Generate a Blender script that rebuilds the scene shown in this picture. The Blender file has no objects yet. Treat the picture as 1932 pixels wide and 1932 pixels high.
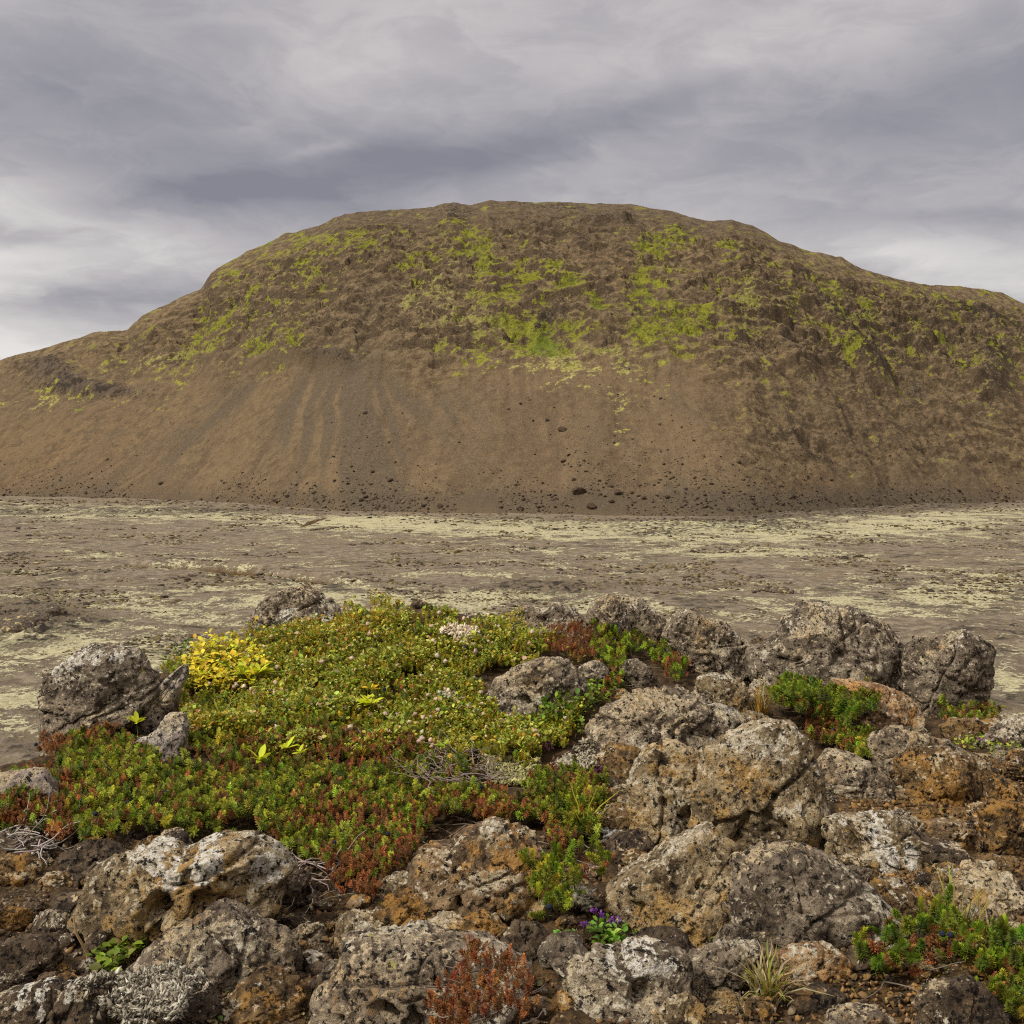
import bpy, math, random
import numpy as np
from mathutils import Vector

random.seed(7)
RNG = np.random.default_rng(11)
S = bpy.context.scene
COL = S.collection

# ------------------------------------------------------------------ camera
EYE = 0.75            # tripod height above the bare soil of the knoll
F = 1098.0            # focal length in picture widths / 1024
HOR = 454.0           # picture row of the level horizon
PLAIN_Z = -20.0
cam_d = bpy.data.cameras.new('camera')
cam_d.sensor_width = 36.0
cam_d.lens = 36.0 * F / 1024.0
cam_d.shift_y = -(512 - HOR) / 1024.0
cam_d.clip_start = 0.05
cam_d.clip_end = 20000
cam = bpy.data.objects.new('camera', cam_d)
COL.objects.link(cam)
cam.location = (0, 0, EYE)
cam.rotation_euler = (math.radians(90), 0, 0)
S.camera = cam

# ------------------------------------------------------------------ colour management
S.view_settings.view_transform = 'Standard'
S.view_settings.look = 'None'
S.view_settings.exposure = 0.35
S.view_settings.gamma = 1.0
S.render.engine = 'CYCLES'
S.cycles.use_denoising = False
S.cycles.filter_width = 1.15
S.cycles.max_bounces = 5
S.cycles.diffuse_bounces = 3
S.cycles.use_adaptive_sampling = True


def lin(r, g, b, k=1.0):
    def f(c):
        c /= 255.0
        return (c / 12.92 if c <= 0.04045 else ((c + 0.055) / 1.055) ** 2.4) * k
    return (f(r), f(g), f(b))


# ------------------------------------------------------------------ node helper
class NT:
    def __init__(self, tree):
        self.t = tree
        self.n = tree.nodes
        self.l = tree.links

    def _in(self, sock, v):
        if v is None:
            return
        if isinstance(v, bpy.types.NodeSocket):
            self.l.new(v, sock)
        elif isinstance(v, (tuple, list)):
            sock.default_value = (*v, 1.0) if len(v) == 3 and sock.type == 'RGBA' else v
        else:
            sock.default_value = v

    def math(self, op, a, b=None, c=None, clamp=False):
        m = self.n.new('ShaderNodeMath')
        m.operation = op
        m.use_clamp = clamp
        for i, v in enumerate((a, b, c)):
            if v is not None:
                self._in(m.inputs[i], v)
        return m.outputs[0]

    def vmath(self, op, a, b=None):
        m = self.n.new('ShaderNodeVectorMath')
        m.operation = op
        self._in(m.inputs[0], a)
        if b is not None:
            if op == 'SCALE':
                self._in(m.inputs['Scale'], b)
            else:
                self._in(m.inputs[1], b)
        return m.outputs[0]

    def noise(self, vec, scale, detail=4, rough=0.55, dist=0.0):
        m = self.n.new('ShaderNodeTexNoise')
        self._in(m.inputs['Vector'], vec)
        m.inputs['Scale'].default_value = scale
        m.inputs['Detail'].default_value = detail
        m.inputs['Roughness'].default_value = rough
        m.inputs['Distortion'].default_value = dist
        return m.outputs['Fac']

    def voro(self, vec, scale, feature='F1', rand=1.0):
        m = self.n.new('ShaderNodeTexVoronoi')
        m.feature = feature
        self._in(m.inputs['Vector'], vec)
        m.inputs['Scale'].default_value = scale
        m.inputs['Randomness'].default_value = rand
        return m.outputs['Distance']

    def step(self, v, lo, hi, a=0.0, b=1.0):
        m = self.n.new('ShaderNodeMapRange')
        m.interpolation_type = 'SMOOTHSTEP'
        self._in(m.inputs['Value'], v)
        self._in(m.inputs['From Min'], lo)
        self._in(m.inputs['From Max'], hi)
        m.inputs['To Min'].default_value = a
        m.inputs['To Max'].default_value = b
        return m.outputs['Result']

    def mix(self, fac, a, b, mode='MIX'):
        m = self.n.new('ShaderNodeMix')
        m.data_type = 'RGBA'
        m.blend_type = mode
        self._in(m.inputs[0], fac)
        self._in(m.inputs[6], a)
        self._in(m.inputs[7], b)
        return m.outputs[2]

    def attr(self, name):
        m = self.n.new('ShaderNodeAttribute')
        m.attribute_name = name
        return m

    def bump(self, h, dist, strength=1.0, normal=None):
        m = self.n.new('ShaderNodeBump')
        m.inputs['Strength'].default_value = strength
        m.inputs['Distance'].default_value = dist
        self._in(m.inputs['Height'], h)
        if normal is not None:
            self._in(m.inputs['Normal'], normal)
        return m.outputs[0]


def material(name):
    m = bpy.data.materials.new(name)
    m.use_nodes = True
    nt = NT(m.node_tree)
    b = m.node_tree.nodes['Principled BSDF']
    b.inputs['Roughness'].default_value = 0.9
    b.inputs['Specular IOR Level'].default_value = 0.2
    return m, nt, b


# ------------------------------------------------------------------ world: overcast sky
SUN_EL, SUN_AZ = math.radians(46), math.radians(238)     # azimuth clockwise from +Y: behind the camera, to the left
world = bpy.data.worlds.new('World')
S.world = world
world.use_nodes = True
wt = NT(world.node_tree)
bg = world.node_tree.nodes['Background']
sky = wt.n.new('ShaderNodeTexSky')
sky.sky_type = 'NISHITA'
sky.sun_disc = False
sky.sun_elevation = SUN_EL
sky.sun_rotation = SUN_AZ
tc = wt.n.new('ShaderNodeTexCoord')
dirv = tc.outputs['Generated']
sx = wt.n.new('ShaderNodeSeparateXYZ')
wt._in(sx.inputs[0], dirv)
AZ = wt.math('ARCTAN2', sx.outputs[0], sx.outputs[1])
EL = wt.math('ARCSINE', sx.outputs[2])
# cloud layer seen in perspective: project the direction on a level sheet
den = wt.math('ADD', wt.math('MAXIMUM', sx.outputs[2], 0.0), 0.14)
cx_ = wt.math('DIVIDE', sx.outputs[0], den)
cy_ = wt.math('DIVIDE', sx.outputs[1], den)
cc = wt.n.new('ShaderNodeCombineXYZ')
wt._in(cc.inputs[0], cx_)
wt._in(cc.inputs[1], cy_)
sheet = cc.outputs[0]
nA = wt.noise(sheet, 0.9, 7, 0.55, 0.35)
nB = wt.noise(wt.vmath('ADD', sheet, (7.3, 2.1, 0.4)), 2.6, 6, 0.55, 0.5)
wu = wt.math('MULTIPLY', wt.math('SUBTRACT', nB, 0.5), 0.16)
wv = wt.math('MULTIPLY', wt.math('SUBTRACT', nA, 0.5), 0.10)
U = wt.math('ADD', AZ, wu)
V = wt.math('ADD', EL, wv)


def blob(px, py, rx, ry, w, tilt=0.0):
    u0 = math.atan((px - 512) / F)
    v0 = math.atan((HOR - py) / F * math.cos(u0))
    c, s = math.cos(math.radians(tilt)), math.sin(math.radians(tilt))
    du = wt.math('SUBTRACT', U, u0)
    dv = wt.math('SUBTRACT', V, v0)
    a = wt.math('MULTIPLY', wt.math('ADD', wt.math('MULTIPLY', du, c), wt.math('MULTIPLY', dv, s)), F / rx)
    b = wt.math('MULTIPLY', wt.math('SUBTRACT', wt.math('MULTIPLY', dv, c), wt.math('MULTIPLY', du, s)), F / ry)
    q = wt.math('ADD', wt.math('MULTIPLY', a, a), wt.math('MULTIPLY', b, b))
    return wt.math('MULTIPLY', wt.math('EXPONENT', wt.math('MULTIPLY', q, -1.0)), w * 1.08)


cloud = wt.math('ADD', 0.49, wt.math('MULTIPLY', wt.math('SUBTRACT', nA, 0.5), 0.75))
cloud = wt.math('ADD', cloud, wt.math('MULTIPLY', wt.math('SUBTRACT', nB, 0.5), 0.40))
st_ = wt.n.new('ShaderNodeCombineXYZ')
wt._in(st_.inputs[0], wt.math('MULTIPLY', U, 5.0))
wt._in(st_.inputs[1], wt.math('MULTIPLY', V, 12.0))
nC = wt.step(wt.noise(st_.outputs[0], 2.0, 9, 0.62, 0.6), .36, .62)
cloud = wt.math('ADD', cloud, wt.math('MULTIPLY', wt.math('SUBTRACT', nC, 0.47), 0.12))
for args in [(100, 120, 300, 55, -.22, -4), (430, 155, 210, 34, -.30, 8), (620, 125, 150, 22, -.24, 14),
             (215, 196, 110, 13, -.34, 2), (330, 175, 190, 30, -.12, 6), (900, 118, 170, 40, -.22, 8), (1010, 150, 100, 40, -.12, 0),
             (90, 297, 110, 17, -.30, 3), (20, 222, 40, 9, -.22, 0), (300, 232, 200, 24, -.10, 0), (960, 218, 130, 14, -.16, 0),
             (40, 190, 120, 24, .26, 0), (110, 245, 150, 22, .24, 4), (15, 335, 120, 50, .28, 0), (0, 285, 40, 10, .25, 0),
             (930, 262, 140, 22, .27, -4), (780, 60, 200, 50, .14, 20), (480, 40, 300, 40, .04, 0), (320, 145, 40, 9, .2, 20)]:
    cloud = wt.math('ADD', cloud, blob(*args))
cl = wt.n.new('ShaderNodeValToRGB')
wt._in(cl.inputs[0], cloud)
e = cl.color_ramp.elements
e[0].position, e[0].color = 0.0, (*lin(120, 120, 129), 1)
e[1].position, e[1].color = 1.0, (*lin(210, 207, 203), 1)
k = e.new(0.30); k.color = (*lin(144, 142, 148), 1)
k = e.new(0.55); k.color = (*lin(168, 164, 166), 1)
# an overcast sky is brighter towards the zenith
zen = wt.step(EL, math.radians(26), math.radians(70), 1.0, 2.7)
cloudc = wt.vmath('SCALE', cl.outputs[0], zen)
skyc = wt.vmath('SCALE', sky.outputs[0], 0.08)
full = wt.mix(0.95, skyc, cloudc)
wt._in(bg.inputs[0], full)
bg.inputs[1].default_value = 1.0

sun_d = bpy.data.lights.new('sun', 'SUN')
sun_d.energy = 3.0
sun_d.angle = math.radians(8)
sun_d.color = (1.0, 0.965, 0.91)
sun = bpy.data.objects.new('sun', sun_d)
COL.objects.link(sun)
sv = Vector((math.sin(SUN_AZ) * math.cos(SUN_EL), math.cos(SUN_AZ) * math.cos(SUN_EL), math.sin(SUN_EL)))
sun.rotation_euler = sv.to_track_quat('Z', 'Y').to_euler()


# ------------------------------------------------------------------ numpy noise
def _hash(ix, iy, iz, seed):
    h = (ix.astype(np.uint32) * np.uint32(374761393) + iy.astype(np.uint32) * np.uint32(668265263)
         + iz.astype(np.uint32) * np.uint32(2246822519) + np.uint32((seed * 3266489917) & 0xffffffff))
    h ^= h >> np.uint32(13)
    h *= np.uint32(1274126177)
    h ^= h >> np.uint32(16)
    h *= np.uint32(2654435761)
    h ^= h >> np.uint32(15)
    return h


def vnoise(p, seed=0):
    i = np.floor(p).astype(np.int64)
    f = p - i
    u = f * f * f * (f * (f * 6 - 15) + 10)
    out = 0
    for dx in (0, 1):
        wx = u[:, 0] if dx else 1 - u[:, 0]
        for dy in (0, 1):
            wy = u[:, 1] if dy else 1 - u[:, 1]
            for dz in (0, 1):
                wz = u[:, 2] if dz else 1 - u[:, 2]
                h = _hash(i[:, 0] + dx, i[:, 1] + dy, i[:, 2] + dz, seed)
                out = out + wx * wy * wz * (h.astype(np.float64) / 4294967295.0)
    return out * 2 - 1


ROT = np.array([[0.0, 0.8, 0.6], [-0.8, 0.36, -0.48], [-0.6, -0.48, 0.64]])


def fbm(p, octv=4, seed=0, gain=0.5, ridged=False):
    a, s, t = 1.0, 0.0, 0.0
    p = np.array(p, float)
    for o in range(octv):
        v = vnoise(p, seed + o * 17)
        if ridged:
            v = 1 - 2 * np.abs(v)
        s = s + a * v
        t += a
        a *= gain
        p = p @ ROT.T * 2.03 + 11.7
    return s / t


def worley(p, seed=0, ids=None):
    i = np.floor(p).astype(np.int64)
    f1 = np.full(len(p), 9.0)
    f2 = np.full(len(p), 9.0)
    for dx in (-1, 0, 1):
        for dy in (-1, 0, 1):
            for dz in (-1, 0, 1):
                c = i + np.array([dx, dy, dz])
                h = _hash(c[:, 0], c[:, 1], c[:, 2], seed)
                q = np.stack([(h & np.uint32(1023)) / 1023.0, ((h >> np.uint32(10)) & np.uint32(1023)) / 1023.0,
                              ((h >> np.uint32(20)) & np.uint32(1023)) / 1023.0], 1)
                d = np.sqrt(((c + q - p) ** 2).sum(1))
                f2 = np.where(d < f1, f1, np.minimum(f2, d))
                if ids is not None:
                    ids[:] = np.where(d < f1, (h >> np.uint32(3)) % np.uint32(1000) / 1000.0, ids)
                f1 = np.minimum(f1, d)
    return f1, f2


def sstep(x, a, b):
    t = np.clip((x - a) / (b - a), 0, 1)
    return t * t * (3 - 2 * t)


# ------------------------------------------------------------------ mesh helpers
def make_mesh(name, v, f, smooth=True, attrs=None, col=None):
    v = np.asarray(v, np.float32)
    f = np.asarray(f, np.int32)
    k = f.shape[1]
    me = bpy.data.meshes.new(name)
    me.vertices.add(len(v))
    me.vertices.foreach_set('co', v.ravel())
    me.loops.add(f.size)
    me.loops.foreach_set('vertex_index', f.ravel())
    me.polygons.add(len(f))
    me.polygons.foreach_set('loop_start', np.arange(0, f.size, k, dtype=np.int32))
    if smooth:
        me.polygons.foreach_set('use_smooth', np.ones(len(f), bool))
    me.update(calc_edges=True)
    for an, av in (attrs or {}).items():
        a = me.attributes.new(an, 'FLOAT', 'POINT')
        a.data.foreach_set('value', np.asarray(av, np.float32))
    if col is not None:
        a = me.attributes.new('tint', 'FLOAT_COLOR', 'POINT')
        c4 = np.ones((len(v), 4), np.float32)
        c4[:, :3] = col
        a.data.foreach_set('color', c4.ravel())
    return me


def link(name, me, mat=None, parent=None, loc=None):
    o = bpy.data.objects.new(name, me)
    COL.objects.link(o)
    if mat is not None and me is not None and len(me.materials) == 0:
        me.materials.append(mat)
    if loc is not None:
        o.location = loc
    if parent is not None:
        o.parent = parent
    return o


def tag(o, label, cat, group=None, kind=None):
    o['label'] = label
    o['category'] = cat
    if group:
        o['group'] = group
    if kind:
        o['kind'] = kind
    return o


def structure(o):
    o['kind'] = 'structure'
    return o


def grid_faces(nr, nc):
    i = np.arange(nr * nc).reshape(nr, nc)
    return np.stack([i[:-1, :-1], i[:-1, 1:], i[1:, 1:], i[1:, :-1]], -1).reshape(-1, 4)


# zoomed-photo coordinates -> picture coordinates (1024 wide)
ZR = {1: (0, 560, .17944), 2: (320, 560, .17944), 3: (666.7, 560, .18496),
      4: (0, 773.3, .17944), 5: (320, 773.3, .17944), 6: (666.7, 773.3, .18496), 0: (0, 0, 1024 / 1932.0)}


def zp(reg, pts):
    ox, oy, s = ZR[reg]
    return np.array([(ox + x * s, oy + y * s) for x, y in pts], float)


def world_pt(px, py, y):
    return np.array([(px - 512) / F * y, y, EYE + (HOR - py) / F * y])


# ------------------------------------------------------------------ the knoll the camera stands on
ctrl = [(-200, 1024, 1.42), (0, 1024, 1.42), (256, 1024, 1.42), (512, 1024, 1.42), (768, 1024, 1.42), (1024, 1024, 1.42), (1224, 1024, 1.42),
        (-150, 900, 1.8), (0, 900, 1.8), (256, 905, 1.8), (512, 900, 1.8), (768, 900, 1.8), (1024, 900, 1.8), (1174, 900, 1.8),
        (-100, 830, 2.1), (0, 830, 2.1), (250, 832, 2.15), (512, 836, 2.15), (700, 845, 2.1), (850, 835, 2.15), (1024, 830, 2.15), (1150, 830, 2.15),
        (0, 771, 2.45), (130, 765, 2.5), (250, 768, 2.5), (400, 768, 2.5), (512, 770, 2.5), (640, 770, 2.5), (760, 770, 2.45), (900, 770, 2.5), (1024, 772, 2.5),
        (130, 722, 2.8), (200, 705, 2.85), (300, 700, 2.85), (400, 698, 2.85), (512, 700, 2.9), (620, 705, 2.9), (700, 705, 2.9), (850, 722, 3.0), (960, 722, 3.0), (1024, 728, 2.9),
        (160, 655, 3.1), (220, 650, 3.2), (290, 634, 3.3), (350, 622, 3.35), (430, 615, 3.4), (520, 628, 3.45), (600, 648, 3.4), (680, 665, 3.4), (760, 690, 3.4), (900, 705, 3.5)]
cp = np.array([world_pt(*c) for c in ctrl] + [(-3, 0, 0), (-1, 0, 0), (0, -1.5, 0), (1, 0, 0), (3, 0, 0), (0, .5, 0), (-2.5, 2, 0), (2.5, 2, 0), (-3, -2, 0), (3, -2, 0)])


def _rbf(r):
    return r ** 2 * np.log(r + 1e-6)


_n = len(cp)
_A = np.zeros((_n + 3, _n + 3))
_A[:_n, :_n] = _rbf(np.linalg.norm(cp[:, None, :2] - cp[None, :, :2], axis=2)) + np.eye(_n) * 0.02
_A[:_n, _n] = 1
_A[:_n, _n + 1:] = cp[:, :2]
_A[_n:, :_n] = _A[:_n, _n:].T
_w = np.linalg.solve(_A, np.concatenate([cp[:, 2], np.zeros(3)]))
edge_px = np.array([-300, 0, 100, 200, 330, 450, 600, 750, 900, 985, 1024, 1300])
edge_y = np.array([2.4, 2.55, 2.8, 3.25, 3.55, 3.65, 3.75, 3.75, 3.7, 3.45, 3.2, 3.0])


def knoll_z(x, y):
    x = np.asarray(x, float)
    y = np.asarray(y, float)
    sh = x.shape
    X, Y = x.ravel(), y.ravel()
    out = np.zeros(len(X))
    xc, yc = np.clip(X, -3, 3), np.clip(Y, -2, 4.2)
    for s in range(0, len(X), 100000):
        q = np.stack([xc[s:s + 100000], yc[s:s + 100000]], 1)
        r = np.linalg.norm(q[:, None] - cp[None, :, :2], axis=2)
        out[s:s + 100000] = _rbf(r) @ _w[:_n] + _w[_n] + q @ _w[_n + 1:]
    pxs = 512 + F * X / np.maximum(Y, 0.7)
    ye = np.interp(pxs, edge_px, edge_y)
    ye = np.where(Y < 0.7, 2.5, ye)
    d = (Y - ye) / 0.10
    drop = 0.10 * np.where(d > 30, d, np.log1p(np.exp(np.minimum(d, 30)))) * 0.62
    side = np.maximum(np.abs(X) - 2.6, 0) * 0.5 + np.maximum(-1.6 - Y, 0) * 0.4
    return (out - drop - side).reshape(sh)


GX = np.arange(-4, 4.001, 0.02)
GY = np.arange(-2, 7.001, 0.02)
gxx, gyy = np.meshgrid(GX, GY)
GZ = knoll_z(gxx, gyy)
GZ = GZ + (0.022 * fbm(np.stack([gxx.ravel() * 3.1, gyy.ravel() * 3.1, np.zeros(gxx.size)], 1), 3, 5)).reshape(GZ.shape)


def tz(x, y):
    fx = np.clip((np.asarray(x) + 4) / 0.02, 0, len(GX) - 1.001)
    fy = np.clip((np.asarray(y) + 2) / 0.02, 0, len(GY) - 1.001)
    i, j = fx.astype(int), fy.astype(int)
    u, v = fx - i, fy - j
    return (GZ[j, i] * (1 - u) * (1 - v) + GZ[j, i + 1] * u * (1 - v) + GZ[j + 1, i] * (1 - u) * v + GZ[j + 1, i + 1] * u * v)


def hit(px, py):
    """where the sight line through picture points meets the knoll"""
    px = np.atleast_1d(np.asarray(px, float))
    py = np.atleast_1d(np.asarray(py, float))
    ys = np.arange(1.0, 4.6, 0.015)
    Y = np.broadcast_to(ys, (len(px), len(ys)))
    X = (px[:, None] - 512) / F * Y
    Zr = EYE + (HOR - py[:, None]) / F * Y
    below = Zr <= tz(X, Y)
    ok = below.any(1)
    k = np.where(ok, below.argmax(1), len(ys) - 1)
    yy = ys[k]
    xx = (px - 512) / F * yy
    return np.stack([xx, yy, tz(xx, yy)], 1), ok


# ground sheet of the knoll
pxs = np.concatenate([np.linspace(-900, -160, 60)[:-1], np.linspace(-160, 1184, 1000), np.linspace(1184, 1950, 60)[1:]])
ysr = np.concatenate([np.linspace(-2.5, 1.15, 60)[:-1], 1.15 * (4.3 / 1.15) ** np.linspace(0, 1, 560), np.linspace(4.3, 34, 60)[1:]])
yy, pp = np.meshgrid(ysr, pxs, indexing='ij')
xx = (pp - 512) / F * np.maximum(yy, 1.0 + 0.2 * yy)
zz = np.where(yy < 6.9, tz(np.clip(xx, -4, 4), np.minimum(yy, 6.99)), 0)
far = yy >= 6.9
zz = np.where(far, knoll_z(xx, yy), zz)
zz = np.maximum(zz, PLAIN_Z - 1.0)
P3 = np.stack([xx.ravel(), yy.ravel(), np.zeros(xx.size)], 1)
w1, w2 = worley(P3 * 24, 3)
w3, w4 = worley(P3 * 60 + 3.3, 4)
lump = 0.012 * fbm(P3 * 14, 4, 21) + 0.010 * (0.5 - w1) + 0.006 * (0.5 - w3)
zz = zz + lump.reshape(zz.shape)
soil, nt, b = material('soil')
tco = nt.n.new('ShaderNodeTexCoord').outputs['Object']
a1 = nt.noise(tco, 4.0, 5, .6)
a2 = nt.noise(tco, 40.0, 8, .7)
a3 = nt.noise(tco, 130.0, 5, .7)
c = nt.mix(nt.step(a2, .3, .7), lin(42, 31, 19), lin(94, 72, 44))
ocr = nt.attr('ochre').outputs['Fac']
c = nt.mix(nt.math('MULTIPLY', ocr, nt.step(a2, .42, .62, 0, .8)), c, lin(132, 100, 56))
c = nt.mix(nt.step(a3, .54, .72, 0, .75), c, lin(24, 17, 12))
c = nt.mix(nt.math('MULTIPLY', nt.step(a1, .55, .68), nt.step(a3, .52, .62)), c, lin(140, 124, 100))
nt._in(b.inputs['Base Color'], c)
nt._in(b.inputs['Normal'], nt.bump(nt.math('ADD', a2, nt.math('MULTIPLY', a3, .5)), .012, 1.0))
ppx = 512 + F * xx / np.maximum(yy, .8)
ppy = HOR + F * (EYE - zz) / np.maximum(yy, .8)
och = sstep(ppx, 760, 900) * sstep(ppy, 740, 790) * (1 - .5 * sstep(ppy, 930, 980)) + 0.45 * sstep(ppy, 880, 930) * sstep(ppx, 200, 330) * (1 - sstep(ppx, 500, 620))
knoll = structure(link('ground', make_mesh('ground', np.stack([xx, yy, zz], -1).reshape(-1, 3), grid_faces(*xx.shape), attrs={'ochre': och.ravel()}), soil))


# ------------------------------------------------------------------ the lava plain
def blobs(px, py, lst, k=1024 / 1932.0):
    out = np.zeros(px.shape)
    for (cx, cy, rx, ry, ang, w) in lst:
        c_, s_ = math.cos(math.radians(ang)), math.sin(math.radians(ang))
        dx, dy = px - cx * k, py - cy * k
        u = (dx * c_ + dy * s_) / (rx * k)
        v = (-dx * s_ + dy * c_) / (ry * k)
        out += w * np.exp(-(u * u + v * v))
    return out


foot_px = np.array([-490, 0, 400, 600, 900, 1100, 1400, 1700, 1932, 2420]) * 1024 / 1932
foot_py = np.array([925, 935, 945, 962, 968, 972, 975, 955, 945, 935]) * 1024 / 1932
pyr = np.concatenate([np.linspace(486, 800, 640), np.linspace(802, 1500, 90)])
pxc = np.linspace(-300, 1324, 1150)
pp, qq = np.meshgrid(pxc, pyr)
yy = (EYE - PLAIN_Z) * F / (qq - HOR)
xx = (pp - 512) / F * yy
P3 = np.stack([xx.ravel(), yy.ravel(), np.zeros(xx.size)], 1)
nearw = np.clip(220.0 / P3[:, 1], .35, 1.3)
h1 = fbm(P3 / 14.0, 4, 31)
h2 = fbm(P3 / 3.2, 3, 37, ridged=True)
h3 = fbm(P3 / 1.1, 2, 41)
rough = np.clip(blobs(pp, qq, [(40, 1185, 90, 40, 0, 1.3), (150, 1170, 160, 30, 5, .5), (1040, 1110, 140, 18, 0, 1.0), (1240, 1005, 60, 9, 0, 1.4), (1460, 995, 140, 10, 0, .9),
                                 (200, 965, 400, 7, 0, 1.1), (1600, 965, 400, 10, -4, 1.2), (1000, 985, 300, 10, 0, .6), (40, 1400, 100, 60, 0, .4), (1880, 1260, 80, 60, 0, .3)]), 0, 1.6).ravel()
zz = PLAIN_Z + (0.55 * h1 + nearw * (0.07 * h2 + 0.06 * h3)) + rough * (0.55 * h2 + .35 * np.maximum(h1, 0) * 2)
# the long open crack on the left of the plain
ck = np.interp(pp.ravel(), [130, 250, 300, 375], [565, 571, 578, 586])
ckw = sstep(pp.ravel(), 110, 145) * (1 - sstep(pp.ravel(), 345, 390))
d = (qq.ravel() - ck) + 2.0 * fbm(P3 / 6.0, 3, 77)
zz = zz - ckw * (1.5 * np.exp(-(d / 1.6) ** 2) - .8 * np.exp(-((d + 4) / 2.5) ** 2))
moss_d = blobs(pp, qq, [(200, 968, 500, 14, 2, .8), (1000, 988, 320, 20, 0, .95), (750, 985, 200, 18, 0, .7), (1300, 1000, 330, 26, 0, .95), (1750, 985, 260, 20, -5, .95),
                        (1850, 1010, 160, 14, 0, .3), (250, 1055, 120, 12, 6, .28), (450, 1085, 220, 14, 6, .32), (700, 1110, 120, 8, 5, .3), (870, 1080, 80, 9, 0, .5), (1000, 1060, 100, 8, 0, .3),
                        (1200, 1045, 200, 8, 0, .5), (1480, 1045, 180, 10, 0, .45), (1640, 1120, 200, 30, -4, .5), (1650, 1150, 160, 25, 0, .4), (1850, 1120, 120, 40, 0, .5),
                        (1350, 1170, 160, 14, -4, .5), (600, 1130, 250, 20, 0, .5), (380, 1150, 220, 30, 6, .55), (820, 1150, 200, 22, 0, .45), (120, 1220, 220, 50, 0, .75), (60, 1330, 120, 60, 0, .7), (250, 1250, 120, 60, 0, .35),
                        (1900, 1290, 80, 90, 0, .45), (1100, 1135, 250, 20, 0, .5), (50, 1120, 150, 40, 0, .15), (150, 1035, 200, 50, 0, .0)])
foot_d = np.interp(pp, foot_px, foot_py)
foot_d = foot_d + (3.2 * fbm(P3 / 22.0, 4, 78)).reshape(pp.shape)
moss_d = moss_d * sstep(qq, foot_d + 2, foot_d + 8) - .8 * (1 - sstep(qq, foot_d + 0, foot_d + 6))
scar = np.exp(-(((pp - 313) / 14) ** 2 + ((qq - 522 + (pp - 313) * .33) / 1.5) ** 2) ** 2) + .8 * ckw.reshape(pp.shape) * np.exp(-((d.reshape(pp.shape)) / 1.8) ** 2)
plain_m, nt, b = material('lava_plain')
tco = nt.n.new('ShaderNodeTexCoord').outputs['Object']
m1 = nt.noise(tco, .085, 7, .62)
m2 = nt.noise(tco, .55, 8, .68)
m3 = nt.noise(tco, 2.2, 6, .7)
m4 = nt.noise(nt.vmath('ADD', tco, (31, 7, 3)), .14, 9, .72)
md = nt.attr('mossd').outputs['Fac']
sc_ = nt.attr('scar').outputs['Fac']
c = nt.mix(nt.step(m2, .4, .6), lin(103, 90, 71), lin(140, 125, 103))
c = nt.mix(nt.step(m1, .45, .62, 0, .55), c, lin(122, 104, 78))
m5 = nt.noise(nt.vmath('ADD', tco, (13, 57, 1)), .17, 9, .70)
mossv = nt.math('ADD', nt.step(m1, .35, .65, -.24, .24), nt.step(m5, .35, .65, -.32, .32))
mossv = nt.math('ADD', mossv, nt.math('ADD', nt.step(m2, .36, .64, -.20, .20), nt.step(m3, .36, .64, -.16, .16)))
mossv = nt.math('ADD', mossv, nt.math('MULTIPLY', md, .74))
mossf = nt.step(mossv, .25, .41, 0, .95)
mcol = nt.mix(nt.step(m3, .35, .65), lin(148, 138, 100), lin(198, 188, 148))
c = nt.mix(mossf, c, mcol)
dk = nt.math('MULTIPLY', nt.step(m4, .54, .59), nt.step(m2, .44, .54))
c = nt.mix(nt.math('MULTIPLY', dk, .85), c, nt.mix(nt.step(m2, .45, .55), lin(58, 50, 24), lin(50, 42, 34)))
c = nt.mix(nt.math('MULTIPLY', nt.step(nt.attr('rough').outputs['Fac'], .15, .8), nt.step(m2, .44, .58)), c, lin(52, 44, 34))
c = nt.mix(nt.step(sc_, .2, .7), c, lin(88, 64, 30))
nt._in(b.inputs['Base Color'], c)
nt._in(b.inputs['Normal'], nt.bump(nt.math('ADD', nt.math('MULTIPLY', mossf, .5), nt.math('ADD', m2, nt.math('MULTIPLY', m3, .5))), .45, .9))
plain = structure(link('plain', make_mesh('plain', np.stack([xx.ravel(), yy.ravel(), zz], 1), grid_faces(*xx.shape)[:, ::-1], attrs={'mossd': moss_d.ravel(), 'scar': scar.ravel(), 'rough': rough}), plain_m))
plain_zz = zz.reshape(pp.shape).copy()
# level ground to the horizon under and around it
hv = [(-6000, -3000, PLAIN_Z - 2.5), (6000, -3000, PLAIN_Z - 2.5), (6000, 9000, PLAIN_Z - 2.5), (-6000, 9000, PLAIN_Z - 2.5)]
outer = structure(link('terrain', make_mesh('terrain', hv, [(0, 1, 2, 3)], smooth=False), plain_m))

# ------------------------------------------------------------------ the hill
sk = np.array([(-600, 840), (-490, 800), (-200, 738), (0, 680), (40, 668), (90, 658), (180, 628), (240, 624), (270, 595), (320, 572), (380, 545), (400, 515), (440, 490), (480, 470), (540, 443),
               (600, 428), (650, 405), (680, 402), (760, 398), (800, 395), (855, 384), (890, 390), (925, 380), (1000, 383), (1100, 384), (1190, 387), (1280, 405), (1330, 416), (1380, 418), (1420, 430),
               (1470, 455), (1530, 478), (1590, 490), (1620, 505), (1680, 525), (1760, 540), (1830, 545), (1890, 555), (1932, 572), (2200, 640), (2420, 700), (2600, 740)], float) * 1024 / 1932
hx = np.linspace(-300, 1324, 1250)
NS = 560
sarr = np.linspace(0, 1, NS)
sky_py = np.interp(hx, sk[:, 0], sk[:, 1])
el = (HOR - sky_py) / F
H0 = EYE - PLAIN_Z
yf = H0 * F / (np.interp(hx, foot_px, foot_py) - HOR)
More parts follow.
